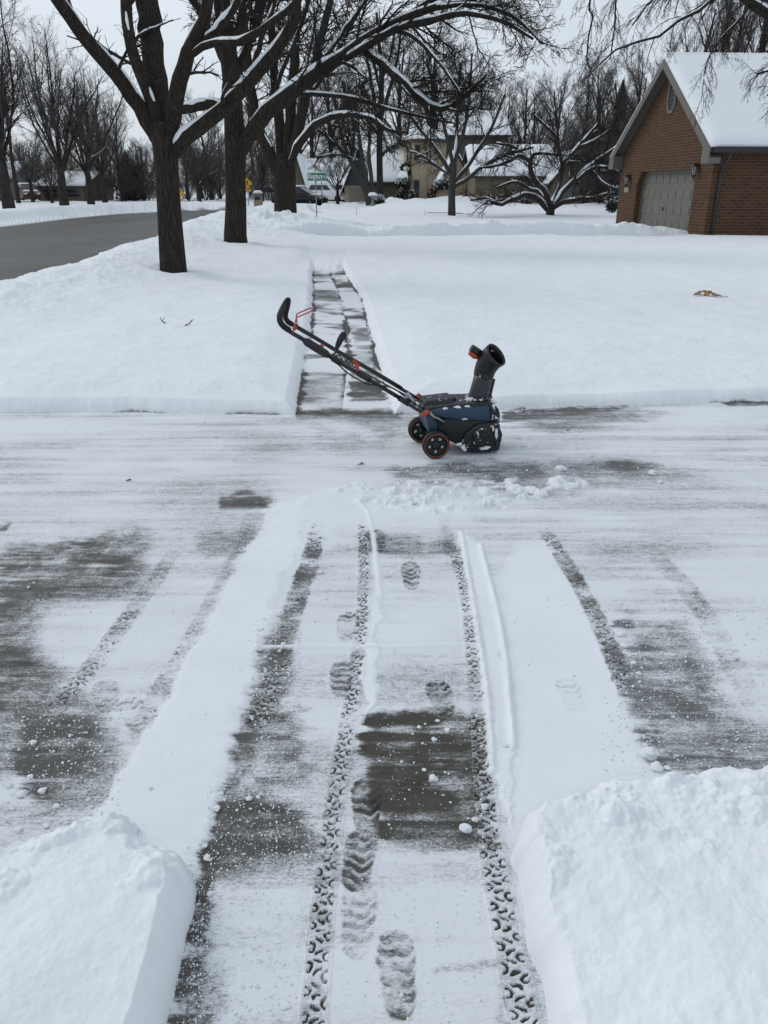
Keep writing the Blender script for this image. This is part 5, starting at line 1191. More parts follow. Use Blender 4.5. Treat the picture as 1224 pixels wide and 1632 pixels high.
# ------------------------------------------------------------------ parked cars
def car(label, x, y_base, Y, rz, paint, tall=1.0, Lc=4.5):
    g = P(x, y_base, Y); root = thing('parked_car', label, 'car', (g[0], g[1], g[2]), rz)
    h = Lc / 2; w = .9; hb = .92 * tall; rf = 1.5 * tall
    b = MB(); b.prism([(-h, .35), (-h + .1, .22), (h - .15, .22), (h, .4), (h - .02, .68), (h - .3, .80 * tall), (h - 1.15, hb), (-h + .25, hb + .03), (-h + .03, .8)], -w, w, 1); b.build('body', M[paint], root, bevel=.07, seg=2)
    c = MB(); x0, x1, x2, x3 = -h + .2, -h + .75, h - 2.0, h - 1.15; wt = w - .22; z0 = hb - .03
    c.add([(x0, -w + .06, z0), (x3, -w + .06, z0), (x3, w - .06, z0), (x0, w - .06, z0), (x1, -wt, rf), (x2, -wt, rf), (x2, wt, rf), (x1, wt, rf)], [(3,2,1,0),(4,5,6,7),(0,1,5,4),(1,2,6,5),(2,3,7,6),(3,0,4,7)]); c.build('cabin', M[paint], root, bevel=.05, seg=2)
    def lerp(a, q, t): return tuple(a[i] + (q[i] - a[i]) * t for i in range(3))
    for s in (-1, 1):
        gl_ = MB(); A, B_, C_, D_ = (x0, s * (w - .06), z0), (x3, s * (w - .06), z0), (x2, s * wt, rf), (x1, s * wt, rf)
        for u0, u1 in ((.12, .36), (.39, .62), (.65, .9)):
            q = [lerp(lerp(A, B_, u), lerp(D_, C_, u), v) for u, v in ((u0, .16), (u1, .16), (u1, .84), (u0, .84))]; off = s * .012
            gl_.add([(p[0], p[1] + off, p[2]) for p in q], [(0, 1, 2, 3)])
        gl_.build('side_window', M['glass'], root)
    ws = MB(); q = [(x3 + .01, -w + .2, z0 + .1), (x3 + .01, w - .2, z0 + .1), (x2 + .09, wt - .1, rf - .09), (x2 + .09, -wt + .1, rf - .09)]; ws.add([(p[0] + .02, p[1], p[2] + .01) for p in q], [(0, 1, 2, 3)]); ws.build('windscreen', M['glass'], root)
    for s in (-1, 1):
        for xx in (-h + .85, h - .9):
            T = Matrix.Translation((xx, s * (w - .1), .33)) @ Matrix.Rotation(math.pi / 2, 4, 'X'); t = MB(); t.lathe([(.2, -.11), (.31, -.11), (.33, -.08), (.33, .08), (.31, .11), (.2, .11)], T, 20); wh = t.build('wheel', M['rubber'], root)
            rm = MB(); rm.lathe([(.02, -.115), (.2, -.1), (.2, .1), (.02, .115)], T, 14); rm.build('rim', M['galv'], wh)
        hl = MB(); hl.box((h - .16, s * .62 - .16, .6), (h + .006, s * .62 + .16, .72)); hl.build('headlight', M['white'], root)
    s = MB(); snow_slab(s, (x1, -wt, rf), (x2, -wt, rf), (x2, wt, rf), (x1, wt, rf), .12, 10, 8, x, .2); snow_slab(s, (x3 + .15, -w + .2, hb + .0), (h - .35, -w + .2, .83 * tall), (h - .35, w - .2, .83 * tall), (x3 + .15, w - .2, hb + .0), .07, 8, 8, x, .2); s.build('car_snow', M['snow'], root)
    return root
car('black parked car with snow on its roof behind the grey pole', 478, 328, 72, math.radians(-22), 'blackcar', 1.02, 4.7)
car('white parked car with dark windows in front of the long brown house', 522, 322, 80, math.radians(-18), 'whitecar', 1.08, 4.6)
car('white parked car half hidden between the mailbox pillar and the third tree', 434, 323, 96, math.radians(-10), 'whitecar', 1.12, 4.6)
car('dark red parked car with snow on its roof far across the road', 47, 319, 88, math.radians(-58), 'redcar', 1.05, 4.6)

# ------------------------------------------------------------------ signs, poles and small yard things
def text_mesh(name, s, size, mat, parent, loc, rot):
    cu = bpy.data.curves.new(name, 'FONT'); cu.body = s; cu.size = size; cu.align_x = 'LEFT'; cu.align_y = 'CENTER'; cu.extrude = .004; cu.offset = size * .012
    o = bpy.data.objects.new(name, cu); COL.objects.link(o); bpy.context.view_layer.update()
    me = bpy.data.meshes.new_from_object(o.evaluated_get(bpy.context.evaluated_depsgraph_get())); bpy.data.objects.remove(o); me.name = name
    t = link_mesh(name, me, mat, parent); t.location = loc; t.rotation_euler = rot; return t
def name_sign():
    Y = 44.0; g = P(505, 352, Y); root = thing('street_sign', 'green street name sign reading Kingsbury on a thin post in the snow', 'street sign', g)
    l, r_, t, b = P(489.5, 275, Y), P(521, 288.5, Y), 0, 0; z0, z1 = r_[2] - g[2], l[2] - g[2]; x0, x1 = l[0] - g[0], r_[0] - g[0]; w = x1 - x0; h = z1 - z0
    m = MB(); m.tube([(0, 0, -.4), (0, 0, z0 - .02)], .028, 8); m.box((-.06, -.02, z0 - .07), (.06, .02, z0 + .0)); m.build('post', M['galv'], root)
    m = MB(); m.box((x0, -.012, z0), (x1, .012, z1)); pl = m.build('sign_plate', M['signgreen'], root, bevel=.005, seg=1)
    e = MB(); k = .02
    for a, b_, c, d in ((x0 + .02, x1 - .02, z1 - .022, z1 - .012), (x0 + .02, x1 - .02, z0 + .012, z0 + .022), (x0 + .02, x0 + .035, z0 + .036, z1 - .036), (x1 - .035, x1 - .02, z0 + .036, z1 - .036)): e.box((a, -.016, c), (b_, -.0125, d))
    e.build('border', M['white'], pl)
    tm = text_mesh('lettering', 'Kingsbury', h * .92, M['white'], pl, (x0 + w * .045, -.018, z0 + h * .54), (math.pi / 2, 0, 0)); ww = max(v.co.x for v in tm.data.vertices); tm.scale.x = w * .745 / ww
    t2 = text_mesh('lettering', 'Dr', h * .48, M['white'], pl, (x0 + w * .825, -.018, z0 + h * .46), (math.pi / 2, 0, 0)); ww = max(v.co.x for v in t2.data.vertices); t2.scale.x = w * .12 / ww
    s = MB(); s.tube([(x0 + .02, 0, z1 + .01), (0, 0, z1 + .018), (x1 - .02, 0, z1 + .01)], [.012, .02, .012], 8); s.build('sign_snow', M['snow'], root)
name_sign()
def post_only(name, label, cat, x, yb, yt, Y, rad, mat, taper=1.0):
    g = P(x, yb, Y); t = P(x, yt, Y); m = MB(); h = t[2] - g[2]; m.tube([(0, 0, -.4), (0, 0, h * .5), (0, 0, h)], [rad, rad * (1 + taper) / 2, rad * taper], 12)
    o = m.build(name, M[mat], None); o.location = [float(c) for c in g]; tag(o, label, cat); return o
post_only('sign_post', 'thin bare metal post rising behind the street name sign', 'post', 513.5, 330, 284, 66, .04, 'galv')
post_only('utility_pole', 'plain grey concrete pole right beside the third tree', 'pole', 469, 341, 120, 43, .105, 'concrete', .8)
post_only('marker_stake', 'thin snow stake in the yard below the leaning tree', 'stake', 568.5, 348, 330, 46, .012, 'galv')
post_only('marker_stake', 'thin snow stake in the yard left of the slender tree', 'stake', 677, 347, 334, 46, .012, 'galv')
def diamond(label, x, y, hw, Y, yb, facing, plaque=True, figure='walker'):
    g = P(x, yb, Y); c = P(x, y, Y); px = pxsize(Y, 2); w = hw * px; root = thing('warning_sign', label, 'traffic sign', g, facing); z = c[2] - g[2]
    m = MB(); m.tube([(0, .03, -.4), (0, .03, z + w * .6)], .035, 8); m.build('post', M['galv'], root)
    m = MB(); m.prism([(0, z + w), (w, z), (0, z - w), (-w, z)], -.012, .002, 1); pl = m.build('sign_plate', M['yellow'], root, bevel=.01, seg=1)
    b = MB(); k1, k2 = w * .93, w * .88
    vs = [(0, -.016, z + k1), (k1, -.016, z), (0, -.016, z - k1), (-k1, -.016, z), (0, -.016, z + k2), (k2, -.016, z), (0, -.016, z - k2), (-k2, -.016, z)]; b.add(vs, [(i, (i + 1) % 4, 4 + (i + 1) % 4, 4 + i) for i in range(4)]); b.build('border', M['black'], pl)
    s = w / .76; f = MB()
    def poly(pts): f.add([(a * s, -.017, z + c_ * s) for a, c_ in pts], [tuple(range(len(pts)))])
    if figure == 'walker':
        poly([(.03 + .075 * math.cos(a), .36 + .075 * math.sin(a)) for a in np.arange(10) * .628]); poly([(-.08, .25), (.08, .26), (.09, -.02), (-.06, -.02)]); poly([(.02, -.02), (.09, -.02), (.12, -.2), (.22, -.38), (.13, -.4), (.03, -.2)]); poly([(-.06, -.02), (.03, -.03), (-.05, -.22), (-.14, -.4), (-.23, -.37), (-.12, -.2)])
        poly([(.07, .25), (.1, .2), (.24, .05), (.2, .01), (.06, .15)]); poly([(-.08, .25), (-.06, .16), (-.16, .06), (-.2, -.04), (-.25, -.01), (-.21, .1)])
    else:
        poly([(-.06, -.3), (.06, -.3), (.06, .02), (-.06, .02)]); poly([(-.06, .02), (.06, .02), (.22, .14), (.16, .22)]); poly([(.1, .26), (.3, .22), (.26, .02)])
    f.build('symbol', M['black'], pl)
    if plaque:
        m = MB(); m.box((-w * .62, -.012, z - w * 1.52), (w * .62, .002, z - w * 1.06)); pq = m.build('plaque', M['yellow'], root, bevel=.01, seg=1)
        b = MB(); x1, z0, z1 = w * .56, z - w * 1.47, z - w * 1.11
        for a in ((-x1, x1, z1 - .02, z1), (-x1, x1, z0, z0 + .02), (-x1, -x1 + .02, z0 + .021, z1 - .021), (x1 - .02, x1, z0 + .021, z1 - .021)): b.box((a[0], -.016, a[2]), (a[1], -.0125, a[3]))
        b.build('border', M['black'], pq)
diamond('yellow diamond sign with a black walking figure beside the second trunk', 396.5, 292, 8.3, 74, 330, 0)
diamond('yellow diamond sign with a black bent arrow, half behind the nearest trunk', 288.0, 307, 8.0, 80, 333, 0, figure='arrow')
def pillar():
    g = P(412, 330, 70); px = pxsize(70, 1); w = 6.2 * px; h = (330 - 312) * px; root = thing('mailbox_pillar', 'tan brick mailbox pillar capped with thick snow', 'mailbox', g)
    m = MB(); m.box((-w, -w, -.4), (w, w, h)); m.build('pillar', M['tanbrick'], root); m = MB(); m.box((-w - .06, -w - .06, h + .002), (w + .06, w + .06, h + .08)); m.build('cap', M['trim'], root)
    m = MB(); m.box((-w + .1, -w - .03, h * .6), (w - .1, -w - .003, h * .88)); m.build('mailbox_door', M['gutter'], root)
    s = MB(); snow_slab(s, (-w - .05, -w - .05, h + .08), (w + .05, -w - .05, h + .08), (w + .05, w + .05, h + .08), (-w - .05, w + .05, h + .08), .28, 12, 12, 1, .3); s.build('cap_snow', M['snow'], root)
pillar()
def bird_bath():
    g = P(594, 326, 58); px = pxsize(58, .5); root = thing('bird_bath', 'small pedestal bird bath heaped with snow by the leaning tree', 'bird bath', g)
    h = (326 - 314) * px; m = MB(); m.lathe([(.16, -.3), (.16, .05), (.08, .12), (.07, h * .8), (.1, h * .86)]); m.build('pedestal', M['concrete'], root); m = MB(); m.lathe([(.1, h * .86), (.3, h), (.31, h + .04), (.28, h + .04)]); m.build('bowl', M['concrete'], root)
    s = MB(); s.lathe([(.30, h + .03), (.30, h + .14), (.24, h + .22), (.12, h + .26), (.01, h + .27)]); s.build('bowl_snow', M['snow'], root)
bird_bath()
def shrub(label, x, yb, yt, hw, Y, mat, seed, snowy=.25):
    g = P(x, yb, Y); px = pxsize(Y, 1); h = (yb - yt) * px; w = hw * px; r = np.random.default_rng(seed); root = thing('shrub', label, 'shrub', g)
    n = 1800
    for nm, m_, cnt in (('foliage', mat, n), ('shrub_snow', 'snow', int(n * snowy))):
        c = norm(r.normal(0, 1, (cnt, 3))) * (r.random((cnt, 1)) ** .4) * np.array((w, w, h * .5)); c[:, 2] += h * .5
        if nm == 'shrub_snow': c[:, 2] = np.maximum(c[:, 2], h * .4) + .04
        d = norm(r.normal(0, 1, (cnt, 3)) + [0, 0, .5]) * r.uniform(.1, .24, (cnt, 1)); q = norm(np.cross(d, r.normal(0, 1, (cnt, 3)))) * .05
        link_mesh(nm, np_mesh(nm, np.stack([c - q, c + q, c + d + q * .4, c + d - q * .4], 1).reshape(-1, 3), np.arange(4 * cnt).reshape(-1, 4), smooth=False), M[m_], root)
    m = MB(); m.tube([(0, 0, -.3), (0, 0, h * .5)], .05, 6); m.build('stem', M['bark_far'], root)
shrub('cone shaped dark evergreen shrub left of the tan house door', 639, 324, 304, 6.5, 71.5, 'evergreen', 1, .05)
shrub('rounded dark shrub under the lower bay window', 657, 322, 306, 7.5, 71, 'evergreen', 2, .12)
shrub('reddish brown shrub in the corner right of the bay', 688, 324, 303, 6, 70, 'leaf', 3, .05)
shrub('low dark shrub half buried in snow at the foot of the leaning tree', 604, 324, 314, 7, 59, 'evergreen', 4, .5)
shrub('dark snowy bush at the garage corner beneath the grove', 975, 338, 300, 11, 50, 'evergreen', 5, .45)
shrub('dry brown shrub against the beige wall, left of two', 783, 334, 314, 9, 59.5, 'leaf', 6, .1)
shrub('dry brown shrub against the beige wall, right of two', 836, 334, 312, 10, 59.5, 'leaf', 7, .1)
def rod():
    a, b = P(681, 339.5, 50), P(752, 341.5, 48); c = (a + b) / 2; m = MB(); m.tube([a - c, (0, 0, .03), b - c], .035, 8); o = m.build('garden_edging', M['gutter']); o.location = [float(q) for q in c]; tag(o, 'long thin dark edging rail lying on the snow behind the slender tree', 'edging')
rod()
# ------------------------------------------------------------------ the snow blower
def snow_blower():
    g0 = G(694, 731); fr = Frame((g0[0], g0[1], .006), math.radians(9)); root = thing('snow_blower', 'blue and black electric snow blower with orange rimmed wheels on the driveway', 'snow blower', fr.o, fr.rz)
    wr = .088; far = fr.on_z(671, 684, wr)[1]
    if not .3 < far < .55: far = .42
    yn, yf = .035, far - .03                                   # near and far faces of the body
    def n2(px, py, c=yn): p = fr.on_y(px, py, c); return (p[0], p[2])
    def P3(px, py, c): return fr.on_y(px, py, c)
    # auger housing: black side profile
    hp = [n2(*q) for q in ((697, 668), (790, 668), (796, 676), (796.5, 716), (793, 722), (783, 724), (752, 724), (738, 717), (728, 709), (715, 703), (697, 700))]
    zmin = .012; hp = [(x, max(z, zmin)) for x, z in hp]
    b = MB(); b.prism(hp, yn + .012, yf - .012, 1); b.build('housing', M['navy'], root, bevel=.012)
    # side cheek plates with the round bearing cover
    ck = [n2(*q, yn) for q in ((760, 676), (790, 672), (796.5, 680), (796.5, 714), (792, 722), (750, 722), (733, 711), (742, 690))]; ck = [(x, max(z, zmin)) for x, z in ck]
    for s, a in ((0, yn - .004), (1, yf - .008)):
        b = MB(); b.prism(ck, a, a + .012, 1); side = b.build('side_plate', M['blacks'], root, bevel=.006)
        c = n2(766, 696); T = Matrix.Translation((c[0], a - .012 if s == 0 else a + .024, c[1])) @ Matrix.Rotation(math.pi / 2, 4, 'X'); d = MB(); d.lathe([(.01, -.016), (.035, -.014), (.052, -.004), (.055, .012)], T, 18); d.build('bearing_cover', M['blacks'], side)
    # auger seen in the open front
    xa = n2(779, 700)[0]; za = .11; au = MB(); T = Matrix.Translation((xa + .02, 0, za)); au.tube([(xa + .02, yn + .02, za), (xa + .02, yf - .02, za)], .016, 8)
    for k in range(4):
        ys = yn + .05 + k * (yf - yn - .1) / 3
        for q in range(10):
            a0, a1 = q * .628, (q + 1) * .628; dy = .05 * math.sin(a0), .05 * math.sin(a1)
            au.add([(xa + .02 + .02 * math.cos(a0), ys + dy[0], za + .02 * math.sin(a0)), (xa + .02 + .085 * math.cos(a0), ys + dy[0], za + .085 * math.sin(a0)), (xa + .02 + .085 * math.cos(a1), ys + dy[1], za + .085 * math.sin(a1)), (xa + .02 + .02 * math.cos(a1), ys + dy[1], za + .02 * math.sin(a1))], [(0, 1, 2, 3)])
    au.build('auger', M['rubber'], root)
    sc = MB(); x = n2(796, 715)[0]; sc.box((x - .05, yn + .01, .005), (x - .005, yf - .01, .017)); sc.build('scraper_bar', M['steel'], root)
    # worn grey lip down the front edge
    lp = [n2(*q, yn - .006) for q in ((787, 678), (796.5, 676), (797, 708), (795, 718), (790, 712), (788, 694))]; b = MB(); b.prism(lp, yn - .010, yn - .002, 1); b.build('front_lip', M['greyp'], root)
    # blue shroud band wrapping the top, and the blue rear cheek
    sh = [n2(*q) for q in ((683, 655), (700, 651), (728, 649), (780, 646.5), (780.5, 671), (765, 670.5), (728, 668), (708, 666), (694, 663))]
    b = MB(); b.prism(sh, yn - .016, yf + .016, 1); b.build('shroud', M['blue'], root, bevel=.014, seg=3)
    rc = [n2(*q) for q in ((678, 662), (688, 660), (698, 666), (697, 690), (683, 690))]; b = MB(); b.prism(rc, yn, yf, 1); b.build('rear_panel', M['blue'], root, bevel=.012, seg=3)
    cw = [n2(*q) for q in ((779, 645), (788, 644), (795, 652), (797, 660), (796.5, 676), (790, 675), (779.5, 671.5))]; b = MB(); b.prism(cw, yn - .012, yf + .012, 1); b.build('front_cowl', M['blacks'], root, bevel=.015, seg=3)
    # top deck, battery hatch
    ztop = n2(740, 648)[1]; x0 = n2(672, 650)[0]; x1 = n2(790, 646)[0]
    b = MB(); b.prism([(x0 + .03, ztop - .03), (x1 - .005, ztop - .03), (x1 - .01, ztop + .012), (x0 + .22, ztop + .016), (x0 + .03, ztop - .0)], yn + .008, yf - .008, 1); b.build('top_deck', M['deck'], root, bevel=.01)
    hx0, hx1 = P3(671, 646, yn + .09)[0], P3(724, 646, yn + .09)[0]
    b = MB(); b.add([(hx0, yn + .05, ztop - .02), (hx1, yn + .05, ztop - .0), (hx1, yf - .05, ztop - .0), (hx0, yf - .05, ztop - .02), (hx0 + .02, yn + .065, ztop + .028), (hx1 - .015, yn + .065, ztop + .042), (hx1 - .015, yf - .065, ztop + .042), (hx0 + .02, yf - .065, ztop + .028)], [(3,2,1,0),(4,5,6,7),(0,1,5,4),(1,2,6,5),(2,3,7,6),(3,0,4,7)])
    ht = b.build('battery_hatch', M['deck'], root, bevel=.012, seg=3); b = MB(); b.box((hx1 - .012, (yn + yf) / 2 - .05, ztop + .012), (hx1 + .012, (yn + yf) / 2 + .05, ztop + .036)); b.build('latch', M['blackp'], ht, bevel=.005)
    # chute
    ym = (yn + yf) / 2; c0 = Vector(P3(762, 635, ym)); c1 = Vector(P3(772.5, 592, ym)); c0.z = max(c0.z, ztop + .005)
    r = MB(); T = Matrix.Translation((c0.x, c0.y, ztop + .0)); r.lathe([(.085, 0), (.092, .012), (.092, .028), (.074, .034)], T, 28); r.build('chute_ring', M['blacks'], root)
    ax = (c1 - c0).normalized(); tl = ax.to_track_quat('Z', 'Y').to_matrix().to_4x4(); Ln = (c1 - c0).length
    T = Matrix.Translation(c0) @ tl; ch = MB(); k = 24; prof = [(.068, -.02), (.068, .0), (.063, Ln * .5), (.060, Ln + .01)]
    ch.lathe(prof, T, k); chute = ch.build('chute', M['greyp'], root)
    rb = MB(); rb.prism([(-.012, 0), (.012, 0), (.010, Ln * .8), (-.010, Ln * .8)], -.082, -.06, 1); rb.v = [tuple(T @ Vector(v)) for v in rb.v]; rb.build('chute_rib', M['blackp'], chute, bevel=.004)
    # hood that turns the throw: an arched shell whose open mouth faces forward and a little to this side
    yaw = math.radians(-46)
    fwd = Vector((math.cos(yaw), math.sin(yaw), 0)); sd_ = Vector((-math.sin(yaw), math.cos(yaw), 0)); up = Vector((0, 0, 1))
    hd = MB(); nseg, k = 9, 18; rings = []
    for i in range(nseg):
        t = i / (nseg - 1); ang = math.radians(8 + 42 * t); cen = c1 + ax * (-.03) + (up * math.cos(ang * .6) + fwd * math.sin(ang * .6)) * (.172 * t)
        dirv = (up * math.cos(ang) + fwd * math.sin(ang)).normalized(); u = sd_; v = dirv.cross(u).normalized(); rad = .066 + .016 * t
        rings.append([cen + u * (math.cos(a) * rad * .92) + v * (math.sin(a) * rad) for a in np.arange(k) * 2 * math.pi / k])
    outer = [p for r_ in rings for p in r_]; inner = []
    for r_ in rings:
        c = sum(r_, Vector()) / k; inner += [c + (p - c) * .9 for p in r_]
    n_ = nseg * k; fs = [(i*k+j, i*k+(j+1)%k, (i+1)*k+(j+1)%k, (i+1)*k+j) for i in range(nseg-1) for j in range(k)]
    fs2 = [(n_ + f[3], n_ + f[2], n_ + f[1], n_ + f[0]) for f in fs]; rim = [((nseg-1)*k+j, (nseg-1)*k+(j+1)%k, n_+(nseg-1)*k+(j+1)%k, n_+(nseg-1)*k+j) for j in range(k)]
    hd.add(outer + inner, fs + fs2 + rim, True); hd.build('deflector', M['hood'], chute)
    cl = MB(); cl.tube([c1 + Vector((0, -.07, -.02)), c1 + Vector((0, .07, -.02))], .022, 10); cl.build('pivot', M['blackp'], chute)
    g1, g0_ = Vector(P3(769, 565, ym)), Vector(P3(751, 554.5, ym)); h = MB(); h.tube([g1, g1 + (g0_ - g1) * .5, g0_], [.02, .023, .024], 12); hh = h.build('deflector_grip', M['blackp'], chute)
    tg = MB(); d = (g0_ - g1).normalized(); dn = Vector((d.z, 0, -d.x)); dn = dn if dn.z < 0 else -dn; tg.tube([g0_ + dn * .028 - d * .005, g1 + (g0_ - g1) * .45 + dn * .034, g1 + (g0_ - g1) * .1 + dn * .03], [.016, .018, .010], 8); tg.build('trigger', M['orange'], hh)
    # wheels
    for i, (yy, px_, py_) in enumerate(((0.0, 0, 0), (far, 671, 684))):
        xx = 0.0 if i == 0 else fr.on_z(671, 684, wr)[0]
        root_w = bpy.data.objects.new('wheel', None); COL.objects.link(root_w); root_w.parent = root; root_w.location = (xx, yy, wr); R = Matrix.Rotation(math.pi / 2, 4, 'X')
        t = MB(); t.lathe([(.068, -.026), (.082, -.026), (wr, -.018), (wr, .018), (.082, .026), (.068, .026), (.068, -.026)], R, 36, True, False); t.build('tyre', M['rubber'], root_w)
        o = MB(); prof = [(.0735, .0235), (.0735, .0285), (.0772, .0285), (.0772, .0235), (.0735, .0235)]; o.lathe(prof, R, 36, True, False); o.build('rim_ring', M['orange'], root_w)
        rm = MB()
        # disc with five holes, hub boss
        kk = 60; out, hin = [], []
        ring = [(.068 * math.cos(a), .068 * math.sin(a)) for a in np.arange(kk) * 2 * math.pi / kk]
        mesh = bmesh.new()
        spk = []
        for q in range(5):
            a = q * 2 * math.pi / 5 + .3; c, s_ = math.cos(a), math.sin(a); w0, w1 = .013, .017
            rm.add([(.012 * c - w0 * s_, y_, .012 * s_ + w0 * c) for y_ in (-.012, .012)] + [(.012 * c + w0 * s_, y_, .012 * s_ - w0 * c) for y_ in (-.012, .012)] + [(.066 * c - w1 * s_, y_, .066 * s_ + w1 * c) for y_ in (-.012, .012)] + [(.066 * c + w1 * s_, y_, .066 * s_ - w1 * c) for y_ in (-.012, .012)],
                   [(0, 2, 6, 4), (1, 5, 7, 3), (0, 4, 5, 1), (2, 3, 7, 6)])
        mesh.free()
        rm.lathe([(.004, -.026), (.016, -.024), (.026, -.014), (.030, .014), (.016, .024), (.004, .026)], R, 24)
        rr = [(.053, -.016), (.069, -.018), (.069, .018), (.053, .016)]; rm.lathe(rr + [rr[0]], R, 36, True, False); rm.build('rim', M['rim'], root_w)
        sn = MB()
        for q in range(5):
            a = q * 2 * math.pi / 5 + .3 + .628; sn.blob((.044 * math.cos(a), .004, .044 * math.sin(a)), (.012, .010, .012), q + i * 7, .3)
        sn.build('packed_snow', M['snow'], root_w)
    axl = MB(); axl.tube([(0, .0, wr), (0, far, wr)], .009, 8); axl.build('axle', M['rim'], root)
    # handlebar: lower and upper tubes both sides, foam grip across the top
    ynr, yfr = yn + .03, yf - .06
    A = lambda px, py, c: Vector(P3(px, py, c))
    lo = MB(); lo.tube([A(707, 677, yn - .02), A(690, 660, yn - .02), A(665, 653, yn + .0), A(645, 640, ynr), A(613, 619, ynr), A(585, 603, ynr)], .0115, 12); lo.build('lower_handle', M['tube'], root)
    lo = MB(); lo.tube([A(694, 650, yf - .02), A(660, 632, yf - .04), A(625, 611, yfr), A(585, 587, yfr)], .0115, 12); lo.build('lower_handle', M['tube'], root)
    up_ = MB(); up_.tube([A(640, 636, ynr), A(600, 612, ynr), A(540, 577, ynr), A(500, 551, ynr), A(466, 531, ynr), A(455, 523, ynr)], .0132, 12); up_.build('upper_handle', M['tube'], root)
    up_ = MB(); up_.tube([A(640, 619, yfr), A(600, 595, yfr), A(540, 561, yfr), A(500, 537, yfr), A(466, 517, yfr), A(459, 512, yfr)], .0132, 12); up_.build('upper_handle', M['tube'], root)
    gp = MB(); pts = [A(462, 527, ynr), A(452, 520, ynr), A(446.5, 512, ynr + .01), A(446, 503, ynr + .05), A(449, 495, ynr + .11), A(453, 487, ynr + .18), A(456.5, 481, ynr + .24), A(459, 478.5, yfr - .0)]
    gp.tube([tuple(p) for p in spline([tuple(p) for p in pts], 4)], .0180, 14); gp.blob(tuple(pts[-1]), (.018, .018, .018), 1, .02); gp.build('grip', M['foam'], root)
    gp = MB(); gp.tube([A(466, 517.5, yfr), A(459, 513, yfr), A(455, 507, yfr), A(455, 500, yfr), A(458, 488, yfr), A(459.5, 480, yfr)], .0165, 12); gp.build('grip', M['foam'], root)
    # orange bail: wire loop pivoting on both tubes
    bl = MB(); loop = [A(467, 531, ynr - .02), A(468.5, 522, ynr - .02), A(472, 508, ynr - .01), A(474, 505.5, ynr), A(488, 499.5, ynr), A(496.5, 495.5, ynr + .02), A(497.5, 493, ynr + .12), A(495, 491, yfr - .03), A(486, 494.5, yfr), A(475, 499.5, yfr), A(472.5, 502, yfr), A(473, 512, yfr), A(474.5, 521, yfr)]
    bl.tube([tuple(p) for p in spline([tuple(p) for p in loop], 3)], .0042, 8); bl.blob(tuple(A(469.5, 523, ynr - .015)), (.014, .012, .014), 3, .1); bl.build('bail_lever', M['orange'], root)
    # switch box on the near tube
    sb = MB(); sb.tube([A(484, 542, ynr), A(488, 544.5, ynr), A(505, 555, ynr), A(520, 564.5, ynr), A(524, 567, ynr)], [.015, .024, .026, .024, .016], 14); bx = sb.build('switch_box', M['blackp'], root)
    kb = MB(); kb.blob(tuple(A(513, 551.5, ynr + .03)), (.013, .012, .013), 5, .06); kb.build('start_button', M['orange'], bx)
    gd = MB(); gd.tube([A(495, 553, ynr - .01), A(500, 558.5, ynr - .015), A(511, 564, ynr - .015), A(517, 565, ynr - .01)], .004, 6); gd.build('wire_guard', M['tube'], bx)
    # chute crank lever standing up from the bar
    ck_ = MB(); ym2 = (ynr + yfr) / 2; ck_.tube([A(527, 568, ym2), A(534, 563, ym2), A(536.5, 556, ym2)], .006, 8); rod_ = ck_.build('chute_crank', M['tube'], root)
    hd_ = MB(); hd_.tube([A(536, 557, ym2), A(539, 549, ym2), A(543, 540, ym2), A(546, 533.5, ym2)], [.011, .018, .021, .019], 12); hd_.tube([A(544, 533, ym2), A(551.5, 532.5, ym2)], [.018, .014], 10); hd_.tube([A(550.5, 532, ym2), A(550, 540, ym2)], [.011, .008], 8); hd_.build('crank_grip', M['blackp'], rod_)
    # crank rod runs down between the bars to the chute ring
    rd = MB(); rd.tube([A(530, 566, ym2), A(600, 605, ym2), A(664, 639, ym2), A(740, 640, ym - .05)], .005, 8); rd.build('crank_rod', M['tube'], root)
    for px_, py_, c in ((568, 583, ym2 + .06), (570, 587, ynr - .02), (563, 578, yfr - .02)):
        k_ = MB(); k_.blob(tuple(A(px_, py_, c)), (.012, .012, .016), px_, .15); k_.build('clamp_knob', M['orange'], root)
    k_ = MB(); k_.tube([A(562, 574, yfr - .018), A(573, 583, yfr - .018)], .009, 8); k_.build('clamp_lever', M['orange'], root)
    for qa, qb in (((530, 571), (543, 579)), ((570, 594), (590, 606)), ((636, 634), (652, 644))):
        jn = MB(); jn.tube([A(*qa, ynr), A(*qb, ynr)], .0185, 12); jn.build('tube_sleeve', M['blackp'], root)
    cb = MB(); cb.tube([tuple(p) for p in spline([tuple(A(*q)) for q in ((522, 568, ynr - .02), (538, 580, ynr - .02), (556, 596, ynr - .02), (585, 612, ynr - .02), (600, 614, ynr - .02), (625, 618, ynr), (645, 632, ynr), (662, 645, yn + .03), (676, 652, yn + .06))], 4)], .0045, 7); cb.build('cable', M['rubber'], root)
    cb = MB(); cb.tube([tuple(p) for p in spline([tuple(A(*q)) for q in ((526, 572, ym2), (540, 566, ym2), (548, 577, ym2), (556, 572, ym2), (562, 580, ym2))], 4)], .004, 7); cb.build('cable', M['rubber'], root)
    # lower clamps: pale bracket and orange quick levers
    bk = MB(); bk.tube([A(649, 627, yn + .05), A(656, 637, yn + .05), A(662, 646, yn + .05)], [.014, .017, .014], 6); bk.build('bracket', M['steel'], root)
    ql = MB(); ql.tube([A(672, 663, yn - .035), A(677, 659, yn - .035), A(684, 655, yn - .035)], [.012, .016, .012], 10); ql.blob(tuple(A(678, 659, yn - .04)), (.019, .012, .017), 4, .1); ql.build('quick_lever', M['orange'], root)
    ql = MB(); ql.tube([A(663, 632, yf - .06), A(667, 629, yf - .06), A(671, 632, yf - .06)], [.009, .012, .008], 8); ql.build('quick_lever', M['orange'], root)
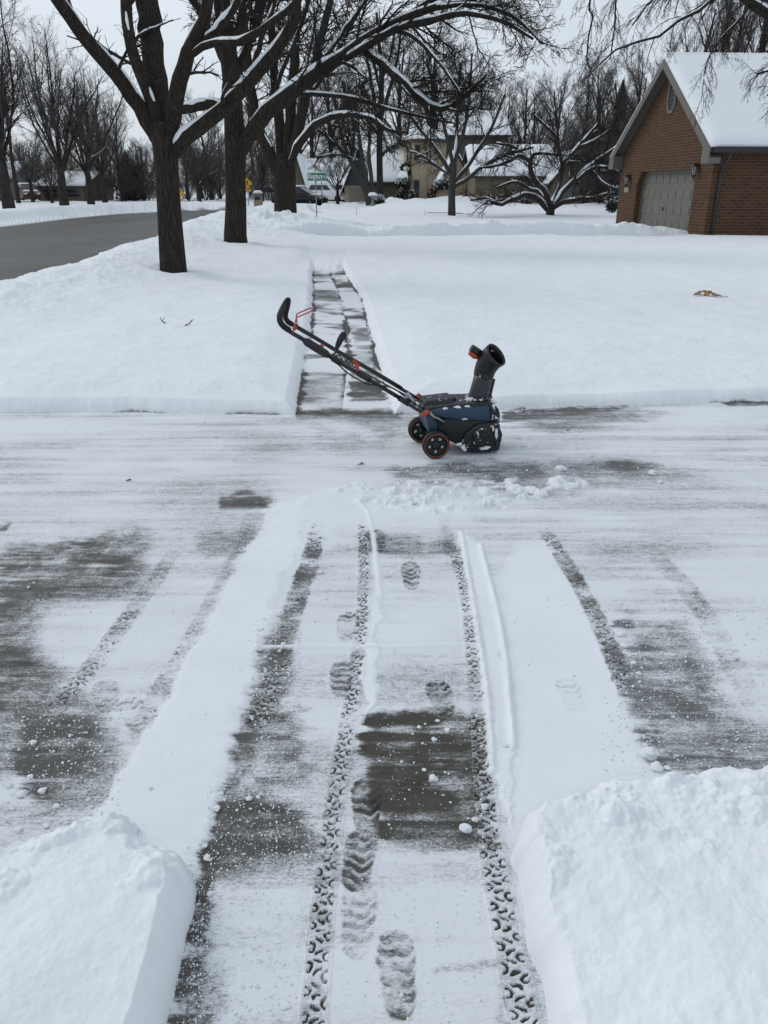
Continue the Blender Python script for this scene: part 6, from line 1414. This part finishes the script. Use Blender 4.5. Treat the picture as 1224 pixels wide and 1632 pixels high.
    pv = MB(); pv.tube([A(685, 658, yn - .022), A(696, 666, yn - .022), A(707, 673, yn - .02)], .010, 8); pv.build('lower_strut', M['steel'], root)
    # lumps of snow stuck to it
    sn = MB()
    for q, (px_, py_, rx, rz_) in enumerate(((732, 708, .022, .011), (738, 713, .015, .017), (741, 717, .012, .012), (773, 714, .036, .013), (764, 702, .016, .018), (769, 698, .010, .012), (760, 690, .010, .008), (791, 690, .011, .036), (786, 684, .006, .016), (771, 703, .012, .010), (757, 705, .008, .009), (768, 684, .010, .007))):
        p = A(px_, py_, yn - .012); sn.blob(tuple(p), (rx, .010, rz_), q, .3, 2, 1.7)
    for q, (px_, py_, c, rx, rz_) in enumerate(((748, 637, ym - .06, .03, .012), (780, 637, ym - .05, .03, .012), (787, 641, yn + .05, .02, .012), (729, 648.5, yn + .0, .02, .006), (745, 647.5, yn - .0, .016, .005), (709, 651, yn, .02, .006), (700, 634, ym, .02, .006), (786, 648, yn, .012, .014), (740, 667.5, yn - .012, .02, .004), (757, 640, yn + .08, .012, .006))):
        sn.blob(tuple(A(px_, py_, c)), (rx, .018, rz_), q + 20, .35, 2, 1.7)
    tag(sn.build('stuck_snow', M['snow'], root), kind='stuff')
snow_blower()

# ------------------------------------------------------------------ lumps, crumbs, leaves
r = np.random.default_rng(99)
def chunk_mesh(seed):
    m = MB(); m.blob((0, 0, .45), (1, .85, .7), seed, .22, 3, 1.2); return m.build('snow_lump', M['snow'])
LUMPS = [(742, 1322, 10), (757, 1308, 6), (352, 1268, 5), (346, 1291, 7), (397, 1274, 5), (412, 1272, 4), (90, 1287, 6), (49, 1240, 6), (35, 1268, 8), (141, 1276, 4), (53, 1185, 6), (1035, 1205, 15), (1046, 1226, 11), (1064, 1226, 6), (1028, 1190, 5),
         (990, 1014, 7), (994, 1031, 7), (973, 997, 6), (893, 750, 10), (1040, 756, 8), (805, 1192, 5), (770, 1409, 6), (455, 1606, 9), (452, 1030, 5), (510, 914, 5), (772, 1287, 7), (336, 1427, 6), (330, 1368, 7), (326, 1350, 5), (240, 1262, 4), (68, 1262, 7), (20, 1290, 6), (660, 806, 5), (695, 772, 5), (1010, 1058, 5), (1018, 1075, 5), (1052, 770, 5), (690, 1243, 8), (668, 1160, 4), (697, 1150, 4), (713, 1165, 5), (692, 1180, 5), (676, 1228, 4), (640, 1215, 3), (30, 1325, 7), (15, 1255, 6), (75, 1318, 6), (640, 1590, 4)]
sp = ['snow lump on the wet dark slab', 'small snow lump beside the biggest lump on the dark slab'] 
protos = [chunk_mesh(s) for s in (1, 2, 3, 4)]; used = [0] * 4
BIG = {0: 'round white snow lump on the wet dark slab beside the tyre track', 11: 'largest white snow lump at the foot of the right snow bank', 12: 'second large snow lump wedged against the right snow bank', 18: 'snow lump alone on the driveway to the right of the snow blower', 19: 'snow lump at the far right of the grey scraped strip', 22: 'flat snow lump near the bottom edge of the picture'}
for i, (x, y, s) in enumerate(LUMPS):
    k = i % 4; o = protos[k] if not used[k] else protos[k].copy()
    if used[k]: COL.objects.link(o)
    used[k] = 1; g = G(x, y); sz = s * pxsize(g[1]) * .95; o.location = (float(g[0]), float(g[1]), ground_z(g[0], g[1]) - sz * .08); o.scale = (sz, sz, sz * (.8 if i != 22 else .4)); o.rotation_euler = (0, 0, i * 1.7)
    tag(o, BIG.get(i, 'small lump of clean snow lying loose on the scraped driveway'), 'snow lump', 'loose snow lumps')
def crumbs():
    n = 5200; zones = [((330, 1255), (500, 1400), .16), ((345, 1400), (500, 1640), .12), ((510, 1400), (790, 1640), .05), ((280, 1400), (360, 1640), .14), ((10, 1120), (200, 1310), .14), ((600, 1140), (790, 1360), .04), ((960, 960), (1224, 1240), .18), ((400, 980), (480, 1250), .10), ((300, 1340), (345, 1600), .06), ((760, 1250), (810, 1500), .05), ((640, 740), (1060, 800), .05), ((0, 640), (1224, 1240), .08)]
    V = []; Q = []; ico = bmesh.new(); bmesh.ops.create_icosphere(ico, subdivisions=1, radius=1); iv = np.array([v.co[:] for v in ico.verts]); it = np.array([[v.index for v in f.verts] for f in ico.faces]); ico.free()
    for (a, b, w) in zones:
        m = int(n * w); xs = r.uniform(a[0], b[0], m); ys = r.uniform(a[1], b[1], m); pts = np.array([G(x, y)[:2] for x, y in zip(xs, ys)])
        z = terrain(pts[:, :1], pts[:, 1:])[0][:, 0]; s = (.0012 + .0028 * r.random(m) ** 4) * np.clip(pts[:, 1] / 1.6, .8, 2)
        for p, zz, q in zip(pts, z, s):
            if zz > .06: continue
            V.append(iv * q * r.uniform(.7, 1.3, (1, 3)) * r.uniform(.8, 1.2, (len(iv), 1)) + [p[0], p[1], zz + q * .4])
    nv = len(iv); V = np.concatenate(V); T = (it[None] + (np.arange(len(V) // nv) * nv)[:, None, None]).reshape(-1, 3)
    tag(link_mesh('snow_crumbs', np_mesh('snow_crumbs', V, tris=T), M['snow']), 'fine crumbs of snow strewn over the bare concrete', 'snow crumbs', None, 'stuff')
crumbs()
def leaf(label, x, y, sz, z, mat='leaf', n=1, seed=0, name='dead_leaf', cat='leaf'):
    q = np.random.default_rng(seed); g = G(x, y, z); m = MB()
    for k in range(n):
        a = q.uniform(0, 6.28); c = Vector((q.normal(0, sz * .8) if n > 1 else 0, q.normal(0, sz * .6) if n > 1 else 0, sz * .15 + (sz * .2 * k / max(1, n)))); d = Vector((math.cos(a), math.sin(a), q.uniform(-.1, .5))).normalized(); s = d.cross(Vector((0, 0, 1))).normalized()
        L0 = sz * q.uniform(.7, 1.1); pts = [c - d * L0, c - d * L0 * .3 + s * L0 * .35 + Vector((0, 0, sz * .2)), c + d * L0 * .4 + s * L0 * .3 + Vector((0, 0, sz * .35)), c + d * L0, c + d * L0 * .4 - s * L0 * .3 + Vector((0, 0, sz * .3)), c - d * L0 * .3 - s * L0 * .35 + Vector((0, 0, sz * .1)), c]
        m.add(pts + [p + Vector((0, 0, sz * .05)) for p in pts], [(6, i, (i + 1) % 6) for i in range(6)] + [(13, 7 + (i + 1) % 6, 7 + i) for i in range(6)], True)
        m.tube([pts[0], pts[0] - d * L0 * .6 + Vector((0, 0, sz * .15))], sz * .05, 5)
    o = m.build(name, M[mat]); o.location = (float(g[0]), float(g[1]), ground_z(g[0], g[1])); tag(o, label, cat)
leaf('curled brown leaf on the driveway below the snow blower handle', 576, 741, .022, 0, seed=3)
leaf('flat dark leaf on the driveway at far left', 205, 767, .022, 0, seed=4)
leaf('tiny dark leaf on the snow to the right of the snow blower', 905, 687, .02, 0, seed=5)
leaf('orange clump of dead leaves lying on the right lawn', 1122, 471, .10, .13, 'dead', 9, 6, 'leaf_clump', 'leaves')
def twig(label, x, y, sz, seed):
    q = np.random.default_rng(seed); g = G(x, y, .13); m = MB(); m.tube([(-sz, 0, 0), (0, .02, sz * .1), (sz * .6, .03, sz * .5)], [.006, .005, .003], 5); m.tube([(0, .02, sz * .1), (sz * .3, -.02, sz * .55)], [.004, .002], 5)
    o = m.build('fallen_twig', M['twig']); o.location = (float(g[0]), float(g[1]), ground_z(g[0], g[1]) + .01); o.rotation_euler = (0, 0, seed); tag(o, label, 'twig')
twig('small dark twig poking from the left lawn, right of two', 305, 523, .09, 1)
twig('small dark twig poking from the left lawn, left of two', 262, 519, .09, 2)
